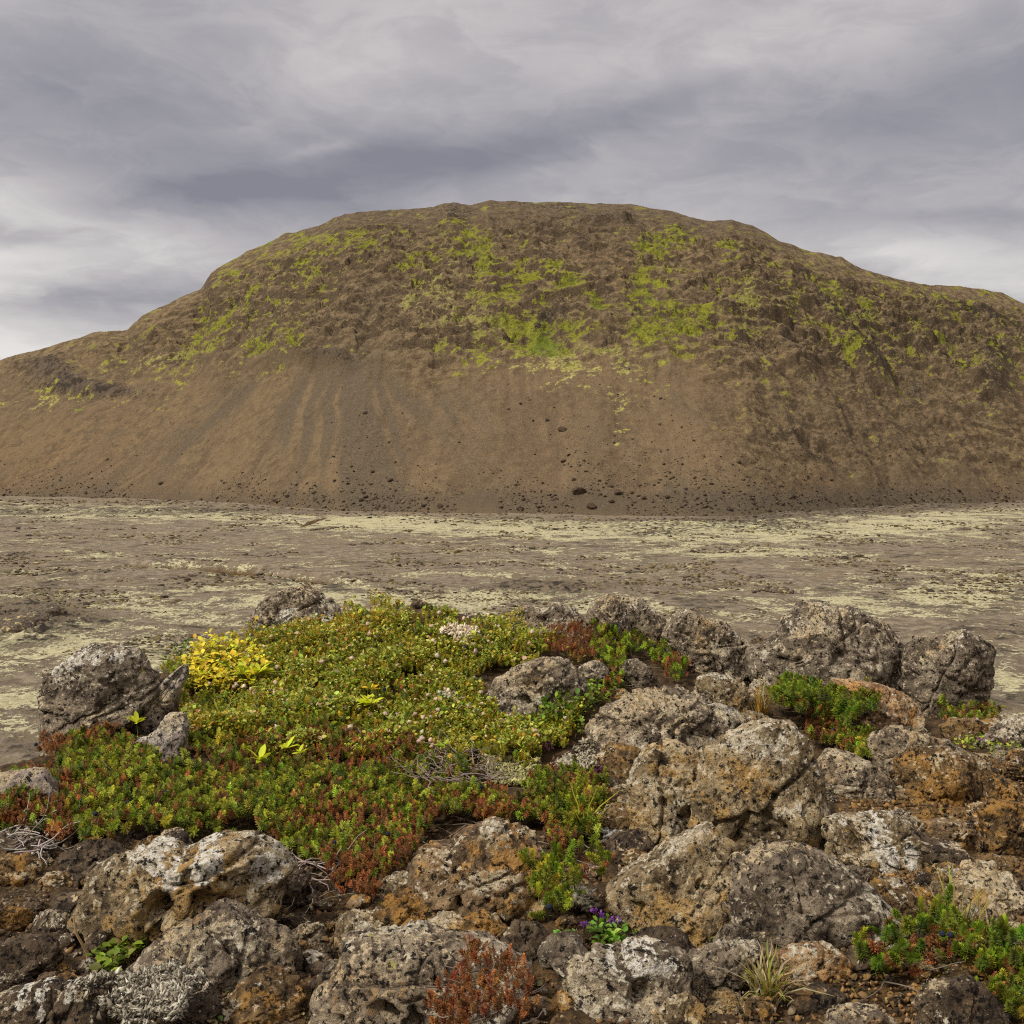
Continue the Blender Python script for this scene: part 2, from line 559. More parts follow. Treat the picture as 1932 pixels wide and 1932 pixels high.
TS = 0.60
kern = np.exp(-np.linspace(-2.5, 2.5, 181) ** 2); kern /= kern.sum()
yf = np.convolve(np.pad(yf, 90, mode='edge'), kern, 'valid')
ycr = (yf + H0 / TS) / (1 - el / TS)
ycr = np.convolve(np.pad(ycr, 90, mode='edge'), kern, 'valid')
zcr = EYE + el * ycr
s2 = sarr[:, None]
Y = yf + (ycr - yf) * s2
G = 0.80 * s2 + 0.62 * s2 ** 2 - 0.42 * s2 ** 3
Z = (PLAIN_Z - .3) + (zcr - PLAIN_Z + .3) * G
X = (hx - 512) / F * Y
back = np.linspace(0, 1, 60)[1:, None]
Yb = ycr + back * 260
Zb = zcr - 0.02 * back * 260 - (zcr - PLAIN_Z) * back ** 2 * 1.05
Y = np.vstack([Y, Yb]); Z = np.vstack([Z, Zb]); X = np.vstack([X, (hx - 512) / F * Yb])
PXh = 512 + F * X / Y
PYh = HOR - F * (Z - EYE) / Y
P3 = np.stack([X.ravel(), Y.ravel(), Z.ravel()], 1)
px_, py_ = PXh.ravel(), PYh.ravel()
qx, qy = px_ * 1932 / 1024, py_ * 1932 / 1024          # in the enlarged picture's units
wob = 26 * fbm(P3 / 40.0, 3, 61)
rocky = np.clip(1 - sstep(qy + 1.8 * wob + 30 * fbm(np.stack([px_ / 14, py_ * 0, py_ * 0], 1), 3, 62), 610, 770) + .55 * sstep(qx, 1250, 1450) * (1 - sstep(qy + wob, 860, 930)), 0, 1)
crestw = np.concatenate([np.repeat(1 - sstep(sarr, .76, .97) * .92, len(hx)), np.repeat(np.full(59, .08), len(hx))])
gul = fbm(np.stack([P3[:, 0] / 26, P3[:, 1] / 150, P3[:, 2] / 150], 1), 4, 71, ridged=True)
r1 = fbm(P3 / 26.0, 4, 81, ridged=True)
r2 = fbm(P3 / 8.0, 4, 91, ridged=True)
r3 = fbm(P3 / 2.6, 3, 95)
dip = fbm(np.stack([P3[:, 0] / 30 + P3[:, 2] / 40, P3[:, 1] / 40, P3[:, 2] / 3.2], 1), 3, 99)
outc = blobs(px_, py_, [(1020, 602, 34, 11, -38, 1.2), (90, 710, 70, 26, 20, .8), (190, 738, 90, 10, 3, 1), (1632, 692, 44, 10, 42, 1.1), (1725, 750, 22, 22, 30, .8), (1880, 690, 30, 30, 0, .9), (1880, 745, 40, 25, 0, .7), (1850, 600, 80, 12, 25, .8), (860, 410, 25, 22, 0, .8), (1150, 428, 60, 9, 0, 1), (1285, 442, 22, 9, 0, 1), (1200, 590, 14, 34, 12, .7), (1058, 600, 10, 26, 15, .5), (500, 650, 24, 10, 0, .8), (610, 692, 70, 5, 3, .9), (1400, 640, 24, 9, 0, .8), (740, 435, 40, 12, 0, .7), (880, 505, 30, 12, 0, .7), (1030, 500, 40, 14, 0, .5), (1560, 600, 60, 14, 40, .7), (1470, 560, 40, 10, 40, .6), (1500, 830, 60, 7, 5, .6), (1560, 870, 70, 8, 8, .5), (1100, 470, 20, 10, 0, .6), (700, 500, 30, 10, -30, .5), (570, 500, 40, 10, -20, .5), (340, 690, 60, 10, -10, .5), (1330, 610, 20, 12, 0, .6), (1060, 690, 24, 10, 0, .5), (1740, 560, 100, 10, 25, .5), (1040, 390, 100, 6, 4, .6)])
big = blobs(px_, py_, [(1030, 610, 70, 60, 0, -7), (1000, 560, 60, 20, -20, 5), (1208, 540, 26, 85, 9, -3.5), (1060, 600, 16, 30, 15, 3), (690, 620, 18, 70, 15, -5), (590, 690, 120, 10, 0, 5),
                       (1640, 690, 60, 15, 40, 5), (1720, 745, 30, 14, 30, -4), (90, 700, 90, 30, 20, 5), (180, 745, 90, 14, 0, -4), (1880, 700, 40, 60, 0, 5), (850, 420, 40, 30, 0, 3)])
# runnels down the fall line, all round the dome
th = np.arctan2(P3[:, 0] - 15, 790 - P3[:, 1])
rad_ = np.hypot(P3[:, 0] - 15, 790 - P3[:, 1])
thw = th + .02 * fbm(P3 / 30.0, 2, 205)
run1 = fbm(np.stack([thw * 26, rad_ / 70, rad_ * 0], 1), 4, 201)
run2 = fbm(np.stack([thw * 95, rad_ / 26, rad_ * 0], 1), 3, 202)
endw = np.concatenate([np.repeat(sstep(sarr, 0, .06), len(hx)), np.ones(59 * len(hx))])
b1, b2 = np.zeros(len(P3)), np.zeros(len(P3))
PW = P3 + 3.0 * np.stack([r2, r3, fbm(P3 / 9.0 + 5, 2, 210)], 1)
worley(PW * [1 / 13., 1 / 13., 1 / 7.], 211, b1)
c1, c2 = worley(PW * [1 / 5., 1 / 5., 1 / 3.2], 212, b2)
disp = crestw * (outc * 3.6 * crestw + rocky * (4.4 * r1 + 2.0 * r2 + .55 * r3 + 2.2 * dip + 1.2 * gul + 2.2 * run1 + .6 * run2 + 3.6 * (b1 - .5) + 1.1 * (b2 - .5) - .5 * (1 - sstep(c2 - c1, 0, .12))) + (1 - rocky) * (1.0 * gul + .40 * r3 + .3 * r2 + 1.2 * run1 + .5 * run2) + big)
tt_ = (P3[:, 2] + 9 * r1 + 7 * fbm(P3 / 70.0 + 3, 2, 216) + .10 * P3[:, 0]) / 9.0
tf = tt_ - np.floor(tt_)
terr = (sstep(tf, .0, .30) - tf) * sstep(fbm(P3 / 30.0 + 9, 3, 215), -.12, .22)
disp += crestw * rocky * 3.6 * terr
disp += (1 - crestw) * rocky * 1.3 * (np.maximum(r1, .2) - .2) + (1 - crestw) * .3 * r2
# cliff band below the summit plateau
cb = np.exp(-((qy - 432 - .04 * (qx - 1200)) / 11) ** 2) * sstep(qx, 1080, 1110) * (1 - sstep(qx, 1270, 1330))
colm = fbm(np.stack([P3[:, 0] / 2.6, P3[:, 1] * 0, P3[:, 2] / 30], 1), 2, 103)
disp += cb * crestw * (2 + .9 * colm)
dg = (disp * endw).reshape(X.shape)
cs = np.pad(dg, ((10, 10), (14, 14)), mode='edge')
cs = np.cumsum(cs, 0); cs = (cs[20:] - cs[:-20]) / 20
cs = np.cumsum(cs, 1); cs = (cs[:, 28:] - cs[:, :-28]) / 28
cs = cs[:X.shape[0], :X.shape[1]]
conc = np.clip((cs - dg) / 2.6, -1, 1).ravel()        # hollows and gullies hold the damp, and the moss
Zd = P3[:, 2] + disp * endw
moss = blobs(px_, py_, [(580, 470, 110, 40, 0, .44), (560, 545, 120, 50, 0, .24), (615, 525, 40, 22, 0, .55), (390, 640, 70, 20, -38, 1.0), (290, 682, 90, 14, -12, 1.0), (500, 665, 35, 45, 10, .95), (548, 645, 28, 14, 0, .7),
                        (440, 560, 70, 50, -40, .22), (430, 600, 30, 60, 30, .2), (60, 762, 90, 26, -10, 1.0), (145, 772, 14, 7, 0, .8), (230, 750, 80, 20, -15, .4), (340, 740, 60, 40, -30, .3), (690, 455, 40, 22, 0, .5), (775, 505, 40, 35, 0, .6),
                        (865, 462, 55, 30, 10, .95), (905, 492, 40, 16, 30, .7), (820, 545, 100, 22, -38, .6), (860, 610, 100, 60, 0, .55), (930, 650, 40, 45, 0, .5), (985, 530, 80, 28, 15, 1.0), (960, 590, 60, 26, 40, .7),
                        (1030, 650, 55, 50, 0, 1.3), (1000, 625, 80, 30, 20, .6), (1070, 520, 40, 22, 0, .55), (1130, 582, 60, 11, 35, 1.0), (1105, 560, 40, 10, 35, .6), (1250, 465, 50, 28, -40, 1.1), (1225, 540, 30, 65, 0, .95), (1235, 635, 60, 36, -20, 1.15),
                        (1310, 615, 50, 30, 0, .75), (1330, 460, 70, 20, 10, .5), (1425, 500, 60, 24, 30, .45), (1412, 575, 18, 38, 0, .9), (1560, 548, 60, 22, 25, .55), (1640, 600, 70, 20, 35, .6), (1500, 600, 80, 24, 35, .3),
                        (1640, 700, 60, 13, 45, .9), (1685, 745, 45, 9, 12, .9), (1765, 645, 30, 12, 20, .6), (1800, 600, 130, 36, 30, .4), (1110, 710, 140, 40, 0, .75), (1165, 780, 22, 110, 4, .45), (1395, 650, 40, 28, 0, .7), (1600, 640, 120, 40, 30, .35),
                        (1890, 730, 40, 60, 0, .35), (1300, 545, 90, 30, 0, .15), (1480, 740, 30, 20, 0, .35), (1580, 745, 24, 14, 45, .5), (700, 560, 60, 40, 0, -.5), (1120, 480, 60, 40, 30, -.45), (1300, 560, 70, 25, 10, -.35), (740, 650, 60, 60, 0, -.5), (640, 600, 50, 50, 0, -.2)])
moss = 1.05 * (1 - np.exp(-.95 * np.maximum(moss, 0))) + np.minimum(moss, 0)
moss = moss + .16 * rocky * sstep(qy, 420, 470) * (1 - sstep(qy, 700, 760))
pale = blobs(px_, py_, [(290, 682, 100, 18, -12, 1), (60, 762, 100, 30, 0, .8), (820, 560, 110, 40, -30, .9), (860, 620, 110, 50, 0, .8), (1110, 700, 150, 50, 0, .9), (1165, 790, 20, 110, 0, .9), (560, 540, 130, 40, 0, .5), (1410, 575, 40, 60, 0, .6), (1600, 620, 200, 60, 30, .5), (1000, 720, 60, 30, 0, .8)])
lush = blobs(px_, py_, [(1030, 645, 40, 30, 0, 1), (145, 772, 16, 8, 0, 1.2), (1225, 570, 25, 40, 0, .6), (1140, 590, 30, 10, 35, .8)])
# scree: fans spreading from the chutes
fan = np.arctan2(qx - 655, np.maximum(qy - 540, 60))
fr = np.hypot(qx - 655, qy - 540)
strk = 2.2 * fbm(np.stack([(fan + .05 * fbm(P3 / 30.0, 2, 207)) * 15, fr / 200, fr * 0], 1), 5, 111) + .3 * fbm(np.stack([px_ / 3, py_ / 3, py_ * 0], 1), 2, 112)
grey = blobs(px_, py_, [(700, 580, 45, 40, -30, .8), (682, 640, 13, 60, 10, 1.0), (560, 790, 150, 70, -30, .55), (690, 770, 60, 110, 0, .85), (700, 880, 110, 80, 0, .6), (620, 730, 90, 50, 0, .6), (350, 930, 450, 26, 0, .9), (1300, 550, 60, 18, 10, .7), (1500, 945, 500, 22, 0, .8),
                       (950, 950, 400, 24, 0, .75), (1500, 715, 40, 15, 0, .4), (1720, 930, 150, 20, -5, .6), (1640, 680, 120, 40, 30, .25), (1000, 860, 25, 90, 0, .25)])
low = sstep(qy, 700, 760)
grey = .62 * grey + low * 1.15 * strk * np.clip(1.3 - np.abs(qx - 560) / 380, .0, 1.0) + .45 * run1 * (1 - np.clip(1.3 - np.abs(qx - 560) / 380, .0, 1.0)) + .25 * run2
orange = blobs(px_, py_, [(100, 840, 180, 60, -10, .8), (30, 900, 120, 40, 0, .5), (330, 780, 130, 40, -35, .4), (800, 640, 90, 40, 0, .45), (1560, 915, 70, 26, 0, .8), (1850, 820, 50, 14, 10, 1.0), (1430, 880, 160, 40, 0, .35), (1340, 740, 150, 60, 0, .35), (820, 720, 40, 14, 0, .8), (1640, 870, 80, 14, 5, .6), (560, 700, 100, 20, -10, .3), (1260, 650, 200, 40, 0, .2), (680, 620, 60, 20, -20, .4)])
drk = (1 - sstep(qy, 420, 520)) * .8 + .8 * sstep(qy, 915, 945) + .35 * blobs(px_, py_, [(1800, 620, 200, 60, 30, 1), (100, 710, 120, 40, 20, 1)])
hill_m, nt, b = material('hill_slope')
tco = nt.n.new('ShaderNodeTexCoord').outputs['Object']
h1 = nt.noise(tco, .035, 6, .6)
h2 = nt.noise(tco, .22, 8, .68)
h3 = nt.noise(tco, .75, 7, .74)
h5 = nt.noise(nt.vmath('MULTIPLY', tco, (1, 1, 1)), 2.2, 4, .7)
h4 = nt.noise(nt.vmath('ADD', tco, (9, 4, 40)), .085, 6, .62)
A = lambda k: nt.attr(k).outputs['Fac']
c = nt.mix(nt.step(nt.math('ADD', nt.math('MULTIPLY', h2, .55), nt.math('MULTIPLY', h3, .45)), .42, .58), lin(80, 66, 45), lin(122, 102, 71))
c = nt.mix(nt.step(h1, .44, .62, 0, .5), c, lin(120, 98, 69))
c = nt.mix(nt.step(A('run'), -.1, -.5, 0, .5), c, lin(74, 58, 42))
c = nt.mix(nt.math('MULTIPLY', nt.step(A('orange'), .1, 1.4, 0, .6), nt.step(h2, .42, .58)), c, lin(138, 106, 64))
c = nt.mix(nt.math('MULTIPLY', nt.step(nt.math('ADD', A('grey'), nt.step(h2, .36, .64, -.28, .28)), .0, .8), .85), c, lin(76, 68, 54))
c = nt.mix(nt.step(A('rocky'), 0, 1, 0, .45), c, nt.mix(nt.step(h2, .42, .58), lin(100, 82, 56), lin(160, 136, 98)))
c = nt.mix(nt.step(A('rocky'), 0, .8, .34, 0), c, lin(90, 74, 53))
c = nt.mix(nt.step(h5, .55, .63, 0, .7), c, lin(56, 45, 33))
c = nt.mix(nt.step(h5, .45, .36, 0, .5), c, lin(150, 124, 90))
c = nt.mix(nt.step(A('drk'), .1, 1.0, 0, .55), c, lin(76, 66, 50))
spk = nt.math('MULTIPLY', nt.step(h3, .54, .63), nt.step(A('rocky'), 0, 1, .30, .55))
c = nt.mix(spk, c, lin(48, 38, 28))
c = nt.mix(nt.math('MULTIPLY', nt.step(h3, .45, .36), nt.step(A('rocky'), 0, 1, .2, .6)), c, lin(150, 126, 96))
c = nt.mix(nt.step(nt.math('ADD', nt.math('MULTIPLY', A('outc'), .6), nt.step(h3, .36, .64, -.30, .30)), .22, .40, 0, .9), c, nt.mix(nt.step(h2, .42, .58), lin(40, 33, 26), lin(84, 72, 58)))
mv = nt.math('ADD', A('moss'), nt.math('MULTIPLY', nt.step(h2, .36, .64, -.5, .5), .62))
mv = nt.math('ADD', mv, nt.step(h3, .36, .64, -.22, .22))
mv = nt.math('ADD', mv, nt.step(h4, .36, .64, -.42, .36))
mv = nt.math('ADD', mv, nt.math('MULTIPLY', A('conc'), .22))
gnv = nt.n.new('ShaderNodeSeparateXYZ')
nt._in(gnv.inputs[0], nt.n.new('ShaderNodeNewGeometry').outputs['Normal'])
steep = nt.math('MULTIPLY', nt.step(gnv.outputs[2], .70, .46), A('rocky'))
c = nt.mix(nt.math('MULTIPLY', steep, nt.step(h2, .38, .55, .3, .9)), c, nt.mix(nt.step(h3, .42, .58), lin(56, 46, 34), lin(100, 84, 62)))
mv = nt.math('SUBTRACT', mv, nt.math('MULTIPLY', steep, .32))
mv = nt.math('ADD', mv, nt.step(A('rocky'), 0, .8, -.30, .0))
mf = nt.step(mv, .43, .66)
mcol = nt.mix(nt.step(nt.math('ADD', nt.math('MULTIPLY', h3, .5), nt.math('MULTIPLY', h2, .5)), .42, .58), lin(84, 88, 22), lin(142, 140, 40))
mcol = nt.mix(nt.step(A('pale'), .2, .9, 0, .75), mcol, nt.mix(nt.step(h3, .40, .60), lin(112, 106, 50), lin(168, 156, 96)))
mcol = nt.mix(nt.step(A('lush'), .2, .9, 0, .55), mcol, lin(90, 112, 28))
c = nt.mix(nt.math('MULTIPLY', mf, .9), c, mcol)
nt._in(b.inputs['Base Color'], c)
nt._in(b.inputs['Normal'], nt.bump(nt.math('MULTIPLY', nt.math('ADD', h2, nt.math('MULTIPLY', h3, .9)), nt.step(A('rocky'), 0, 1, .22, .8)), 2.2, 1.0))
hv = np.stack([P3[:, 0], P3[:, 1], Zd], 1)
hill = structure(link('hill', make_mesh('hill', hv, grid_faces(*X.shape), attrs={'conc': conc, 'outc': outc, 'run': run1 + .7 * run2, 'moss': moss, 'pale': pale, 'lush': lush, 'grey': grey, 'orange': orange, 'drk': drk, 'rocky': rocky}), hill_m))

# ------------------------------------------------------------------ rocks
def rock_mat(name, dark, light, ochre, och_amt, white_amt, yel_amt=.3, black_amt=.5, top=.35):
    dark, light, ochre = [tuple(k_ * c_ for c_ in t_) for k_, t_ in ((.95, dark), (1.28, light), (1.15, ochre))]
    m, nt, b = material(name)
    oi = nt.n.new('ShaderNodeObjectInfo')
    off = nt.n.new('ShaderNodeCombineXYZ')
    nt._in(off.inputs[0], nt.math('MULTIPLY', oi.outputs['Random'], 37.0))
    nt._in(off.inputs[1], nt.math('MULTIPLY', oi.outputs['Random'], 11.0))
    p = nt.vmath('ADD', nt.n.new('ShaderNodeTexCoord').outputs['Object'], off.outputs[0])
    big = nt.noise(p, 7.0, 6, .6)
    mid = nt.noise(p, 38.0, 8, .68)
    fin = nt.noise(p, 120.0, 5, .7)
    blot = nt.noise(nt.vmath('ADD', p, (5, 3, 1)), 15.0, 10, .72, .4)
    spot = nt.noise(nt.vmath('ADD', p, (2, 9, 4)), 62.0, 6, .65)
    geo = nt.n.new('ShaderNodeNewGeometry')
    sp = nt.n.new('ShaderNodeSeparateXYZ')
    nt._in(sp.inputs[0], geo.outputs['Normal'])
    up = nt.step(sp.outputs[2], -.2, .9)
    fine = nt.math('ADD', nt.math('MULTIPLY', spot, .5), nt.math('MULTIPLY', fin, .5))
    midc = nt.mix(.5, dark, light)
    c = nt.mix(nt.step(mid, .40, .60), dark, midc)
    c = nt.mix(nt.step(blot, .42, .60), c, light)
    ov = nt.math('ADD', nt.math('MULTIPLY', big, .55), nt.math('MULTIPLY', mid, .45))
    c = nt.mix(nt.step(ov, .63 - .24 * och_amt, .68 - .24 * och_amt, 0, .85), c, ochre)
    # crusts of pale lichen with ragged edges, thick on the upper faces
    bs = nt.step(nt.noise(nt.vmath('ADD', p, (5, 3, 1)), 8.0, 8, .62, .3), .34, .66)
    fs = nt.step(fine, .38, .62)
    ms = nt.step(blot, .36, .64)
    wv_ = nt.math('ADD', nt.math('MULTIPLY', bs, .42), nt.math('ADD', nt.math('MULTIPLY', ms, .30), nt.math('MULTIPLY', fs, .28)))
    wv_ = nt.math('ADD', wv_, nt.step(sp.outputs[2], -.2, .9, -.06, .16 * top / .35))
    wc = nt.mix(nt.step(fin, .44, .56), lin(152, 138, 110), nt.mix(nt.step(big, .40, .56), lin(206, 196, 172), lin(196, 172, 130)))
    thr = .86 - .36 * white_amt
    c = nt.mix(nt.step(wv_, thr, thr + .06, 0, .92), c, wc)
    c = nt.mix(nt.step(fine, .585 - .07 * white_amt, .62 - .07 * white_amt, 0, .9), c, nt.mix(nt.step(big, .4, .6), lin(204, 192, 166), lin(190, 166, 128)))
    c = nt.mix(nt.step(nt.math('ADD', nt.attr('crust').outputs['Fac'], nt.step(fine, .38, .62, -.3, .3)), .55, .75, 0, .95), c, nt.mix(nt.step(fin, .42, .58), lin(176, 164, 138), lin(222, 214, 196)))
    yv = nt.noise(nt.vmath('ADD', p, (1, 1, 8)), 24.0, 8, .7)
    c = nt.mix(nt.math('MULTIPLY', nt.step(yv, .70 - .12 * yel_amt, .74 - .12 * yel_amt), up), c, lin(156, 152, 70))
    bk = nt.noise(nt.vmath('ADD', p, (8, 2, 6)), 78.0, 7, .72)
    c = nt.mix(nt.step(bk, .625 - .12 * black_amt, .665 - .12 * black_amt, 0, .94), c, lin(32, 26, 20))
    bk2 = nt.noise(nt.vmath('ADD', p, (3, 6, 1)), 130.0, 4, .7)
    c = nt.mix(nt.step(bk2, .57, .62, 0, .8), c, lin(38, 31, 24))
    nt._in(b.inputs['Base Color'], c)
    hgt = nt.math('ADD', nt.math('MULTIPLY', mid, 1.0), nt.math('MULTIPLY', fin, .5))
    hgt = nt.math('SUBTRACT', hgt, nt.math('MULTIPLY', nt.step(bk, .56, .66), .8))
    nt._in(b.inputs['Normal'], nt.bump(hgt, .016, 1.0))
    return m


RM = {
    'grey': rock_mat('grey_basalt', lin(72, 60, 46), lin(132, 117, 96), lin(146, 114, 72), .22, .45, .45, .5),
    'warm': rock_mat('warm_basalt', lin(82, 66, 44), lin(150, 130, 96), lin(160, 126, 72), .50, .50, .1, .5),
    'ochre': rock_mat('ochre_basalt', lin(80, 62, 42), lin(138, 114, 82), lin(170, 126, 66), .55, .30, .05, .6),
    'pale': rock_mat('lichened_basalt', lin(78, 65, 50), lin(142, 126, 102), lin(152, 122, 82), .28, .66, .45, .55),
    'dark': rock_mat('dark_scoria', lin(54, 43, 32), lin(96, 80, 60), lin(112, 84, 50), .25, .14, .0, .6),
    'soilrock': rock_mat('earthy_basalt', lin(66, 50, 30), lin(122, 96, 60), lin(150, 110, 54), .55, .20, .05, .55),
    'crust': rock_mat('crusted_basalt', lin(112, 98, 86), lin(160, 146, 132), lin(150, 126, 104), .15, .84, .2, .55),
    'orange': rock_mat('orange_basalt', lin(112, 80, 50), lin(170, 138, 98), lin(184, 136, 78), .62, .45, .0, .3),
}
_ico = {}


def ico(n):
    if n not in _ico:
        import bmesh
        bm = bmesh.new()
        bmesh.ops.create_icosphere(bm, subdivisions=n, radius=1.0)
        v = np.array([q.co[:] for q in bm.verts])
        f = np.array([[q.index for q in fc.verts] for fc in bm.faces])
        bm.free()
        _ico[n] = (v, f)
    return _ico[n]


def poly_radius(poly, c, phis):
    """distance from c to the outline in each direction"""
    d = np.stack([np.cos(phis), np.sin(phis)], 1)
    out = np.zeros(len(phis))
    n = len(poly)
    for i in range(n):
        a = poly[i] - c
        e_ = poly[(i + 1) % n] - poly[i]
        den_ = d[:, 0] * e_[1] - d[:, 1] * e_[0]
        den_ = np.where(np.abs(den_) < 1e-9, 1e-9, den_)
        t = (a[0] * e_[1] - a[1] * e_[0]) / den_
        u = (a[0] * d[:, 1] - a[1] * d[:, 0]) / den_
        ok = (u >= -1e-6) & (u <= 1 + 1e-6) & (t > 0)
        out = np.maximum(out, np.where(ok, t, 0))
    return out


FOOT = []          # (x, y, r) of every big rock, so scattered stones keep clear of them


def rock(name, label, reg, pts, mat='grey', depth=None, thick=.8, seed=1, sub=6, planes=10, amp=.9, dents=(), cat='rock', group=None, lean=0.0, shift=.35, crusts=()):
    poly = zp(reg, pts)
    area = 0.5 * np.sum(poly[:, 0] * np.roll(poly[:, 1], -1) - np.roll(poly[:, 0], -1) * poly[:, 1])
    cr = poly[:, 0] * np.roll(poly[:, 1], -1) - np.roll(poly[:, 0], -1) * poly[:, 1]
    cpx = np.array([((poly[:, 0] + np.roll(poly[:, 0], -1)) * cr).sum(), ((poly[:, 1] + np.roll(poly[:, 1], -1)) * cr).sum()]) / (6 * area)
    hpx = np.ptp(poly[:, 1])
    Rpx = math.sqrt(abs(area) / math.pi)
    if depth is None:
        h, ok = hit([cpx[0]], [min(poly[:, 1].max() - .06 * hpx, 1060)])
        y0 = h[0, 1]
        yc = y0 * (1 + shift * thick * Rpx / F)
        yc = min(yc, y0 + .10)
    else:
        yc = depth
    k = yc / F
    R = Rpx * k
    P = np.stack([(poly[:, 0] - cpx[0]) * k, -(poly[:, 1] - cpx[1]) * k], 1)
    phis = np.linspace(-math.pi, math.pi, 721)
    rr = poly_radius(P, np.zeros(2), phis)
    ker = np.array([1, 2, 3, 4, 3, 2, 1.]); ker /= ker.sum()
    rr = np.convolve(np.concatenate([rr[-4:-1], rr, rr[1:4]]), ker, 'valid')
    v, f = ico(sub)
    phi = np.arctan2(v[:, 2], v[:, 0])
    r = np.interp(phi, phis, rr)
    rho = np.hypot(v[:, 0], v[:, 2])
    pr = rho ** .78
    p = np.stack([np.cos(phi) * r * pr, thick * R * np.sign(v[:, 1]) * np.abs(v[:, 1]) ** .75, np.sin(phi) * r * pr], 1)
    # the part under the soil
    p[:, 2] = np.where(p[:, 2] < 0, p[:, 2] * 1.15, p[:, 2])
    p[:, 1] += lean * p[:, 2]
    rg = np.random.default_rng(seed)
    lo0, hi0 = p.min(0), p.max(0)
    for i in range(planes + 7):
        if i < planes:                       # broken faces turned to the front and the top
            a = rg.uniform(-1.3, 1.3)
            n = np.array([math.sin(a), -math.cos(a), rg.uniform(-.3, 1.1)])
        else:                                # and some on the flanks and the back
            n = rg.normal(size=3) * [1, 1, .7]
        n /= np.linalg.norm(n)
        s_ = p @ n
        lim = s_.max() * rg.uniform(.54, .80)
        w_ = np.clip(1.3 - 1.15 * pr ** 3, .14, 1)
        p = p - (np.maximum(s_ - lim, 0) * .97 * w_)[:, None] * n
    p[:, 0] *= (hi0[0] - lo0[0]) / np.ptp(p[:, 0])
    p[:, 2] *= hi0[2] / max(p[:, 2].max(), 1e-3)
    # long fractures: the block on one side stands a little proud of the other
    frac = np.zeros(len(p))
    for i in range(4):
        n = rg.normal(size=3) * [1, .5, 1]; n /= np.linalg.norm(n)
        s_ = p @ n / R - rg.uniform(-.45, .5) + .10 * fbm(p / R * 1.6 + i * 9 + seed, 3, seed + 40 + i)
        reach = sstep(fbm(p / R * .9 + i * 5, 2, seed + 60 + i), -.25, .05)
        frac += reach * (.055 * sstep(s_, -.02, .02) - .10 * np.exp(-(s_ / .022) ** 2))
    nn = p / np.maximum(np.linalg.norm(p / np.array([1, thick, 1]), axis=1, keepdims=True), 1e-6)
    nn = v * .6 + nn / np.maximum(np.linalg.norm(nn, axis=1, keepdims=True), 1e-6) * .6
    nn /= np.linalg.norm(nn, axis=1, keepdims=True)
    q = p / R + seed * 13.7
    qw = q + .22 * np.stack([fbm(q * 2.2 + 3, 3, seed + 21), fbm(q * 2.2 + 7, 3, seed + 22), fbm(q * 2.2 + 12, 3, seed + 23)], 1)
    id1, id2 = np.zeros(len(q)), np.zeros(len(q))
    f1, f2 = worley(qw * 1.5, seed, id1)
    g1, g2 = worley(qw * 4.0 + 5, seed + 3, id2)
    dsp = R * amp * (.04 * fbm(q * 1.9, 3, seed) + .026 * fbm(q * 5.0, 4, seed + 5, .55) + .065 * (id1 - .5) + .03 * (id2 - .5)) + R * frac
    dsp -= R * amp * (.05 * (1 - sstep(f2 - f1, 0, .09)) + .010 * (1 - sstep(g2 - g1, 0, .10)))
    pit = fbm(p * 34 + seed, 3, seed + 9, .6)
    pit2 = fbm(p * 80 + seed, 2, seed + 11)
    por = sstep(fbm(q * 1.6 + 4, 3, seed + 31), -.15, .35)
    dsp += -.010 * por * sstep(pit, .14, .40) - .004 * (.3 + .7 * por) * sstep(pit2, .2, .5) + .006 * fbm(p * 50, 3, seed + 2) + .004 * np.abs(pit2)
    for (dx, dy, dr, dd) in dents:
        dp = (zp(reg, [(dx, dy)])[0] - cpx) * np.array([k, -k])
        rad = dr * ZR[reg][2] * k
        dist = np.hypot(p[:, 0] - dp[0], p[:, 2] - dp[1]) * (1 + .35 * fbm(p * 30, 2, seed + 4))
        dsp -= np.where(p[:, 1] < .1 * R, dd * (1 - sstep(dist, rad * .55, rad * 1.1)), 0)
    p = p + nn * dsp[:, None]
    cru = np.zeros(len(p))
    for (dx, dy, dr) in crusts:
        dp = (zp(reg, [(dx, dy)])[0] - cpx) * np.array([k, -k])
        dist = np.hypot(p[:, 0] - dp[0], p[:, 2] - dp[1]) / (dr * ZR[reg][2] * k)
        cru = np.maximum(cru, 1.5 - dist + .55 * fbm(p * 26 + seed, 4, seed + 71))
    loc = world_pt(cpx[0], cpx[1], yc)
    o = link(name, make_mesh(name, p, f, attrs={'crust': cru}), RM[mat], loc=tuple(loc))
    tag(o, label, cat, group)
    FOOT.append((loc[0], loc[1], R * .8, thick * R))
    return o


rock('boulder', 'grey leaning boulder with white lichen along its top edge, at the left end of knoll', 1, [(235, 600), (290, 615), (380, 560), (480, 510), (600, 495), (690, 505), (760, 550), (800, 620), (860, 660), (860, 760), (740, 850), (560, 960), (420, 1060), (330, 1080), (290, 960), (265, 800), (240, 690)], 'grey', thick=.75, seed=3, planes=10, crusts=[(330, 610, 40), (400, 565, 40), (480, 530, 45), (570, 530, 45), (660, 530, 45)], lean=.25)
rock('boulder', 'mossy grey rock with pale lichen standing on the skyline behind the yellow green mat', 1, [(1375, 440), (1370, 370), (1420, 330), (1510, 240), (1600, 198), (1680, 178), (1760, 175), (1840, 200), (1890, 250), (1890, 330), (1870, 400), (1750, 440), (1600, 470), (1450, 490)], 'pale', thick=.8, seed=5, crusts=[(1545, 360, 50), (1800, 330, 55), (1620, 300, 45), (1520, 380, 40)], depth=3.5)
